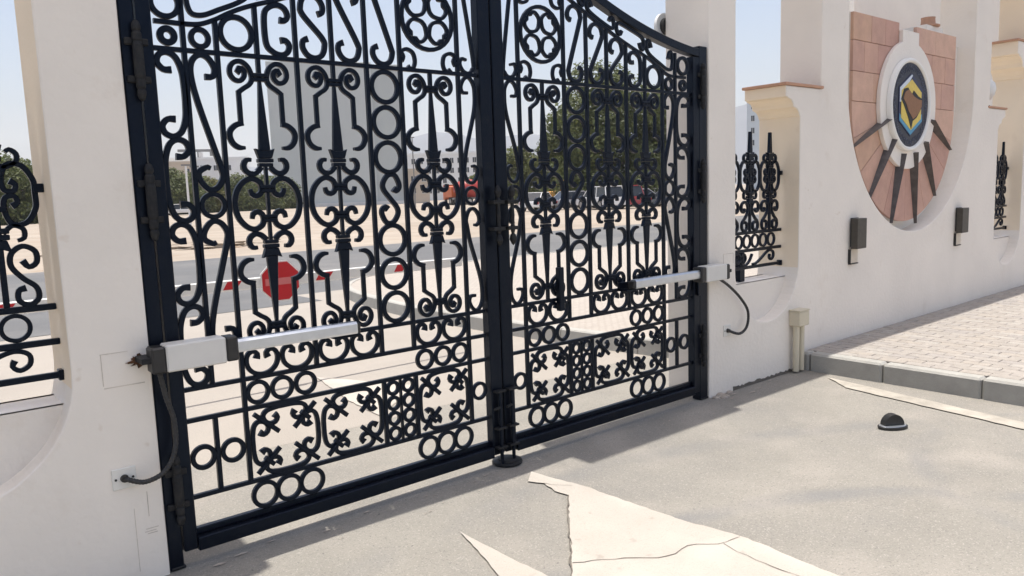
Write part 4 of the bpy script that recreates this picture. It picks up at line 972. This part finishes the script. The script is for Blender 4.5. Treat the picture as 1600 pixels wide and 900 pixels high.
# mountains: two ranges, real relief
def ridge(name, dist, prof, depth, seed):
    R_ = random.Random(seed); bm = bmesh.new(); nx_, ny_ = 150, 14; g_ = []
    pxs = [q[0] for q in prof]
    def hpx(x):
        for (a, ha), (b_, hb) in zip(prof, prof[1:]):
            if a <= x <= b_: t_ = (x-a)/(b_-a); t_ = t_*t_*(3-2*t_); return ha+(hb-ha)*t_
        return prof[-1][1]
    ph = [R_.uniform(0, 6.28) for _ in range(12)]
    for i in range(nx_+1):
        x = pxs[0]+(pxs[-1]-pxs[0])*i/nx_; d = dirpx(x, 300); h = Vector((d.x, d.y)).normalized(); el = hpx(x); row = []
        for j in range(ny_+1):
            t_ = j/ny_; dd = dist+depth*t_
            env = math.sin(min(1, t_*1.6)*math.pi/2)*(1 if t_ < .7 else max(0, 1-(t_-.7)/.3))
            nz_ = 0.0
            for k in range(6): nz_ += math.sin(x*.012*(1.9**k)+ph[k]+t_*5*(k+1)*.6)*math.cos(t_*7*(k*.7+1)+ph[k+5])/(1.6**k)
            z = el*dist*(env+.10*nz_*env*(1-.3*t_))
            row.append(bm.verts.new((CAM[0]+h.x*dd, CAM[1]+h.y*dd, max(-3, z-2))))
        g_.append(row)
    for i in range(nx_):
        for j in range(ny_): bm.faces.new((g_[i][j], g_[i+1][j], g_[i+1][j+1], g_[i][j+1]))
    o = new(name, fin(bm, name), 'mountain', smooth=True); tag(o, kind='structure')
    return o
ridge('mountains', 3000, [(-700, .045), (-200, .03), (150, .034), (370, .050), (480, .046), (560, .062), (640, .080), (700, .094), (760, .082), (830, .084), (950, .085), (1100, .095), (1160, .105), (1300, .11), (1500, .10), (2100, .09)], 900, 3)

# ---- trees
def leaf_clump_mesh(name, blobs, nleaf, size, mats, seed):
    R_ = random.Random(seed); vs_ = []; fs = []; mi = []
    tot = sum(b_[3]**2 for b_ in blobs)
    for bx, by, bz, br, sq in [(b_[0], b_[1], b_[2], b_[3], b_[4] if len(b_) > 4 else .8) for b_ in blobs]:
        for _ in range(int(nleaf*br*br/tot)):
            while True:
                q = Vector((R_.uniform(-1, 1), R_.uniform(-1, 1), R_.uniform(-1, 1)))
                if .25 < q.length < 1: break
            q = q*(0.55+.45*R_.random()**.5)/max(q.length, .3)*q.length**.4
            p = Vector((bx+q.x*br, by+q.y*br, bz+q.z*br*sq))
            n_ = (q.normalized()+Vector((R_.uniform(-1, 1), R_.uniform(-1, 1), R_.uniform(-.4, 1.2)))*.9).normalized()
            a = n_.orthogonal().normalized(); b2 = n_.cross(a); th = R_.uniform(0, 6.28); a, b2 = a*math.cos(th)+b2*math.sin(th), -a*math.sin(th)+b2*math.cos(th)
            s_ = size*R_.uniform(.6, 1.3); i0 = len(vs_)
            vs_ += [p-a*s_*.9, p+b2*s_*.45+n_*s_*.15, p+a*s_*.9, p-b2*s_*.45+n_*s_*.1]
            fs.append((i0, i0+1, i0+2, i0+3)); mi.append(R_.choice(range(len(mats))))
    me = bpy.data.meshes.new(name); me.from_pydata([tuple(v) for v in vs_], [], fs)
    for m in mats: me.materials.append(MATS[m])
    me.polygons.foreach_set('material_index', mi); me.update(); return me
def make_tree(p, ht, wid, label, seed, mats=('leaf0', 'leaf1', 'leaf2'), nleaf=5000, size=.35, low=.18, group='trees beyond the gate', rz=0, kind='broadleaf_tree', skirt=False):
    R_ = random.Random(seed); t_ = empty(kind, p, rz); tag(t_, label, 'tree', group)
    bm = bmesh.new(); r0 = ht*.022+.08
    top = Vector((R_.uniform(-.4, .4), R_.uniform(-.4, .4), ht*.55))
    tube(bm, [(0, 0, -.1), (top.x*.3, top.y*.3, ht*.2), tuple(top), (top.x*1.3, top.y*1.3, ht*.8)], [r0, r0*.8, r0*.5, r0*.15], 8)
    blobs = []
    nb_ = 15
    for k in range(nb_):
        a = k*2.4+R_.uniform(-.4, .4); f = (k+.5)/nb_
        z = ht*(low+.10+(.86-low-.10)*f); prof = math.sin(math.pi*(.18+.72*f))
        rr2 = wid*.5*prof*R_.uniform(.45, .8); c = Vector((rr2*math.cos(a), rr2*math.sin(a), z)); br = wid*R_.uniform(.17, .27)
        blobs.append((c.x, c.y, c.z, br, .75))
        if k % 2 == 0: tube(bm, [tuple(Vector((top.x*.6, top.y*.6, ht*(.25+.3*f)))), tuple(c*.6+Vector((0, 0, z*.32))), tuple(c)], [r0*.4, r0*.25, r0*.08], 6)
    blobs.append((0, 0, ht*.86, wid*.2, .7)); blobs.append((0, 0, ht*.6, wid*.33, .9))
    if skirt:
        for k in range(7): a = k*.9; blobs.append((wid*.33*math.cos(a), wid*.33*math.sin(a), ht*.14, wid*.2, .8))
    new('trunk', fin(bm, 'trunk'), 'trunk', t_)
    new('crown', leaf_clump_mesh('crown', blobs, nleaf, size, mats, seed), None, t_)
    return t_
p, h = gpt(955, 72); make_tree(p, 13.2, 12.0, 'tall dense green tree behind the parked cars, right gate leaf', 11, nleaf=17000, size=.25, low=.1, skirt=True)
p, h = gpt(1045, 76); make_tree(p, 11.5, 9.0, 'green tree seen beside the right gate stile', 12, nleaf=10000, size=.25, low=.08, skirt=True)
p, h = gpt(895, 78); make_tree(p, 10.0, 7.5, 'green tree with sparse left edge beside the tallest tree', 17, nleaf=10000, size=.23, low=.08, skirt=True)
p, h = gpt(862, 90); make_tree(p, 7.6, 6.5, 'yellow-green tree just right of the gate centre', 13, ('leaf1', 'leaf3', 'leaf0'), 8000, .23, .05, skirt=True)
p, h = gpt(815, 92); make_tree(p, 7.2, 6.0, 'yellow-green bushy tree behind the gate meeting stile', 14, ('leaf1', 'leaf3', 'leaf0'), 8000, .23, .05, skirt=True)
p, h = gpt(745, 140); make_tree(p, 5.0, 5.0, 'small distant tree left of the gate centre', 19, ('leaf1', 'leaf3'), 1500, .4, .05)
for i, (px, dist, ht, wd_, ms, lb) in enumerate([(268, 120, 6.6, 8, None, 'dense green tree beside the left gate stile'), (300, 125, 6.0, 7, None, 'green tree behind the pair of white poles'), (325, 128, 5.6, 6, ('leaf_yellow', 'leaf_yellow', 'leaf3'), 'yellowish flowering tree in front of the white building'),
        (375, 130, 5.6, 8, None, 'low green tree left of the grey tower'), (405, 135, 5.9, 8, None, 'rounded green tree near the grey tower'), (436, 140, 5.4, 8, None, 'green tree at the left edge of the grey tower'),
        (8, 95, 7.2, 9, None, 'green tree seen through the left opening at the picture edge'), (45, 100, 6.8, 8, None, 'green tree seen through the left opening beside the pillar'), (348, 140, 4.6, 8, None, 'low green tree between the yellowish tree and the grey tower')]):
    p, h = gpt(px, dist); make_tree(p, ht, wd_, lb, 30+i, ms or ('leaf0', 'leaf1', 'leaf2'), 6000, .26, .02, 'trees across the sandy field', skirt=True)

# ---- vehicles
def wheel(parent, x, y, r, wd_):
    bm = bmesh.new(); cyl(bm, (x, y-wd_/2, r), (x, y+wd_/2, r), r, r, 18); o = new('wheel', fin(bm, 'wheel'), 'tyre', parent)
    bm = bmesh.new(); cyl(bm, (x, y-wd_/2-.012, r), (x, y+wd_/2+.012, r), r*.58, r*.58, 14); new('rim', fin(bm, 'rim'), 'rim', o)
def car(px, dist, rz, m, label, suv=False, pickup=False):
    p, h = gpt(px, dist); c = empty('parked_car', p, facing(h)+rz); tag(c, label, 'car', 'cars parked under the trees')
    L_, W, Hh = (4.6, 1.85, 1.75) if suv or pickup else (4.4, 1.8, 1.45)
    bh = .55*Hh
    body = [(-L_/2, .32), (-L_/2+.05, bh*.95), (-L_/2+.25, bh), (L_/2-1.1, bh), (L_/2-.15, bh*.86), (L_/2, bh*.62), (L_/2-.02, .32)]
    bm = bmesh.new(); prism(bm, body, -W/2, W/2); bmesh.ops.recalc_face_normals(bm, faces=bm.faces[:])
    bmesh.ops.bevel(bm, geom=bm.edges[:], offset=.06, segments=2, affect='EDGES'); new('body', fin(bm, 'body'), m, c)
    if pickup: cab = [(-.2, bh-.02), (-.1, Hh-.04), (.75, Hh-.02), (1.45, bh-.02)]
    elif suv: cab = [(-L_/2+.1, bh-.02), (-L_/2+.35, Hh-.05), (.5, Hh), (1.35, bh-.02)]
    else: cab = [(-L_/2+.25, bh-.02), (-L_/2+1.0, Hh-.03), (.35, Hh), (1.25, bh-.02)]
    bm = bmesh.new(); W2 = W*.88; A = [bm.verts.new((q[0], -W2/2+(.10 if q[1] > bh+.1 else 0), q[1])) for q in cab]; B = [bm.verts.new((q[0], W2/2-(.10 if q[1] > bh+.1 else 0), q[1])) for q in cab]
    for i in range(4): bm.faces.new((A[i], A[(i+1) % 4], B[(i+1) % 4], B[i]))
    bm.faces.new(A); bm.faces.new(B); cb = new('cabin', fin(bm, 'cabin'), 'glass', c)
    bm = bmesh.new(); q = cab; bbox(bm, q[1][0]-.03, q[2][0]+.03, -W2/2+.07, W2/2-.07, Hh-.05, Hh+.02, .015)
    for (a, b_) in ((q[0], q[1]), (q[3], q[2])):
        for s_ in (-1, 1): tube(bm, [(a[0], s_*W2/2, a[1]), (b_[0], s_*(W2/2-.1), b_[1]-.01)], .035, 6)
    for s_ in (-1, 1): tube(bm, [((q[1][0]+q[2][0])/2, s_*W2/2, bh), ((q[1][0]+q[2][0])/2, s_*(W2/2-.1), Hh-.02)], .04, 6)
    new('roof', fin(bm, 'roof'), m, c)
    for x in (-L_/2+.85, L_/2-.85):
        for y in (-W/2+.1, W/2-.1): wheel(c, x, y, .34 if not suv else .38, .22)
    for s_ in (-1, 1):
        bm = bmesh.new(); bbox(bm, L_/2-.14, L_/2+.012, s_*W*.34-.18, s_*W*.34+.18, bh*.66, bh*.80, .01); new('headlight', fin(bm, 'headlight'), 'headlamp', c)
        bm = bmesh.new(); bbox(bm, -L_/2-.012, -L_/2+.1, s_*W*.38-.12, s_*W*.38+.12, bh*.68, bh*.9, .01); new('tail_light', fin(bm, 'tail_light'), 'taillamp', c)
    return c
car(842, 62, 1.2, 'car_white', 'white saloon parked just right of the gate centre')
car(900, 64, .5, 'car_silver', 'silver car half hidden behind the ring column of the right leaf')
car(938, 60, 2.1, 'car_white', 'white off-road car facing the gate', suv=True)
car(966, 61, 2.2, 'car_red', 'dark red car parked beside the white off-road car', suv=True)
car(1003, 66, .3, 'car_silver', 'silver grey car behind the last spear of the right leaf')
car(1028, 70, .2, 'car_white', 'white car parked by the right gate stile')
car(1060, 64, .6, 'car_dark', 'dark car glimpsed beside the right hinge stile')
car(283, 110, .2, 'car_white', 'small white car far across the field beside the left stile')
def truck(px, dist, rz, label):
    p, h = gpt(px, dist); c = empty('dump_truck', p, facing(h)+rz); tag(c, label, 'truck')
    local_box('chassis', c, -3.6, 3.2, -.45, .45, .75, 1.0, 'steel', .02)
    bm = bmesh.new(); prism(bm, [(1.6, .8), (1.6, 2.9), (2.9, 2.9), (3.3, 1.9), (3.35, .7)], -1.2, 1.2); cb = new('cab', fin(bm, 'cab'), 'orange', c)
    bm = bmesh.new(); bbox(bm, 2.98, 3.2, -1.0, 1.0, 1.95, 2.65, .02); new('windscreen', fin(bm, 'windscreen'), 'glass', cb)
    for s_ in (-1, 1):
        bm = bmesh.new(); bbox(bm, 1.9, 2.75, s_*1.205-.01, s_*1.205+.01, 1.9, 2.65, .005); new('side_window', fin(bm, 'side_window'), 'glass', cb)
    bm = bmesh.new(); prism(bm, [(-3.9, 1.15), (-4.0, 2.5), (1.35, 2.7), (1.35, 1.05)], -1.22, 1.22); new('tipper_body', fin(bm, 'tipper_body'), 'orange', c)
    for x in (2.4, -1.6, -2.8):
        for y in (-1.0, 1.0): wheel(c, x, y, .52, .36)
    return c
truck(711, 112, 1.75, 'orange tipper truck standing on the sand left of the gate centre')
p, h = gpt(741, 108); mx = empty('concrete_mixer', p, facing(h)+.4); tag(mx, 'red concrete mixer truck seen through a ring of the left leaf', 'truck')
local_box('chassis', mx, -3.2, 3.2, -.45, .45, .75, 1.0, 'steel', .02); local_box('cab', mx, 1.9, 3.3, -1.15, 1.15, .8, 2.7, 'car_white', .1)
bm = bmesh.new(); tube(bm, [(-3.0, 0, 2.2), (-2.2, 0, 2.25), (-.6, 0, 2.2), (.6, 0, 2.1), (1.5, 0, 2.0)], [.5, 1.0, 1.3, 1.15, .6], 18); new('drum', fin(bm, 'drum'), 'truck_red', mx, smooth=True)
for x in (2.4, -1.2, -2.4):
    for y in (-1.0, 1.0): wheel(mx, x, y, .5, .34)
# small yellow excavator
p, h = gpt(876, 74); ex_ = empty('excavator', p, facing(h)-.4); tag(ex_, 'small yellow excavator between the parked cars', 'excavator')
for s_ in (-1, 1):
    bm = bmesh.new(); prism(bm, [(-1.4, .12), (-1.55, .38), (-1.35, .65), (1.35, .65), (1.55, .38), (1.4, .12), (1.2, .0), (-1.2, .0)], s_*.8-.22, s_*.8+.22); new('track', fin(bm, 'track'), 'tyre', ex_)
local_box('upper_body', ex_, -1.4, .9, -.95, .95, .75, 1.5, 'yellow_machine', .08)
cbx = local_box('cabin', ex_, -.1, .95, -.9, .0, 1.5, 2.5, 'yellow_machine', .06); local_box('window', cbx, -.0, .86, -.915, -.895, 1.6, 2.35, 'glass')
bm = bmesh.new(); tube(bm, [(.8, .3, 1.3), (1.9, .3, 2.7), (2.9, .3, 2.9)], [.22, .2, .14], 6); new('boom', fin(bm, 'boom'), 'yellow_machine', ex_)
bm = bmesh.new(); tube(bm, [(2.8, .3, 2.95), (3.5, .3, 1.6), (3.4, .3, .9)], [.15, .13, .08], 6); new('dipper_arm', fin(bm, 'dipper_arm'), 'yellow_machine', ex_)
bm = bmesh.new(); prism(bm, [(3.1, .15), (3.7, .2), (3.75, .8), (3.3, .95)], .0, .65); new('bucket', fin(bm, 'bucket'), 'steel', ex_)
# heaps of sand and rubble by the far side of the road
R5 = random.Random(5)
for i, (px, dist, w_, hg) in enumerate([(300, 30, 3.2, .22), (325, 29, 2.2, .2), (395, 31, 1.8, .12), (95, 30, 1.6, .12)]):
    p, h = gpt(px, dist); bm = bmesh.new(); bmesh.ops.create_icosphere(bm, subdivisions=3, radius=1)
    for v in bm.verts:
        k = 1+.25*R5.uniform(-1, 1); v.co = Vector((v.co.x*w_*.5*k, v.co.y*.5*k, max(-.02, v.co.z*hg*k)))
    o = new('rubble_heap', fin(bm, 'rubble_heap'), 'sand', None, p); o.rotation_euler.z = facing(h)
    tag(o, ['low heap of sandy rubble beyond the road by the left stile', 'second low heap of rubble beyond the road, nearer the spears', 'flat little heap of sand in front of the grey tower', 'little heap of sand seen through the left opening'][i], 'rubble heap', 'rubble heaps beyond the road')

# ================================================================== HAZE
bm = bmesh.new(); bbox(bm, -4400, 4400, -1400, 5400, -4.5, 420)
hz = new('haze', fin(bm, 'haze'), None); tag(hz, kind='stuff')
hm = bpy.data.materials.new('haze_air'); hm.use_nodes = True; t = hm.node_tree; t.nodes.remove(t.nodes['Principled BSDF'])
pv = t.nodes.new('ShaderNodeVolumePrincipled'); pv.inputs['Color'].default_value = (0.86, 0.90, 0.95, 1); pv.inputs['Density'].default_value = 0.00019; pv.inputs['Anisotropy'].default_value = 0.3
t.links.new(pv.outputs[0], t.nodes['Material Output'].inputs['Volume']); hz.data.materials.append(hm)
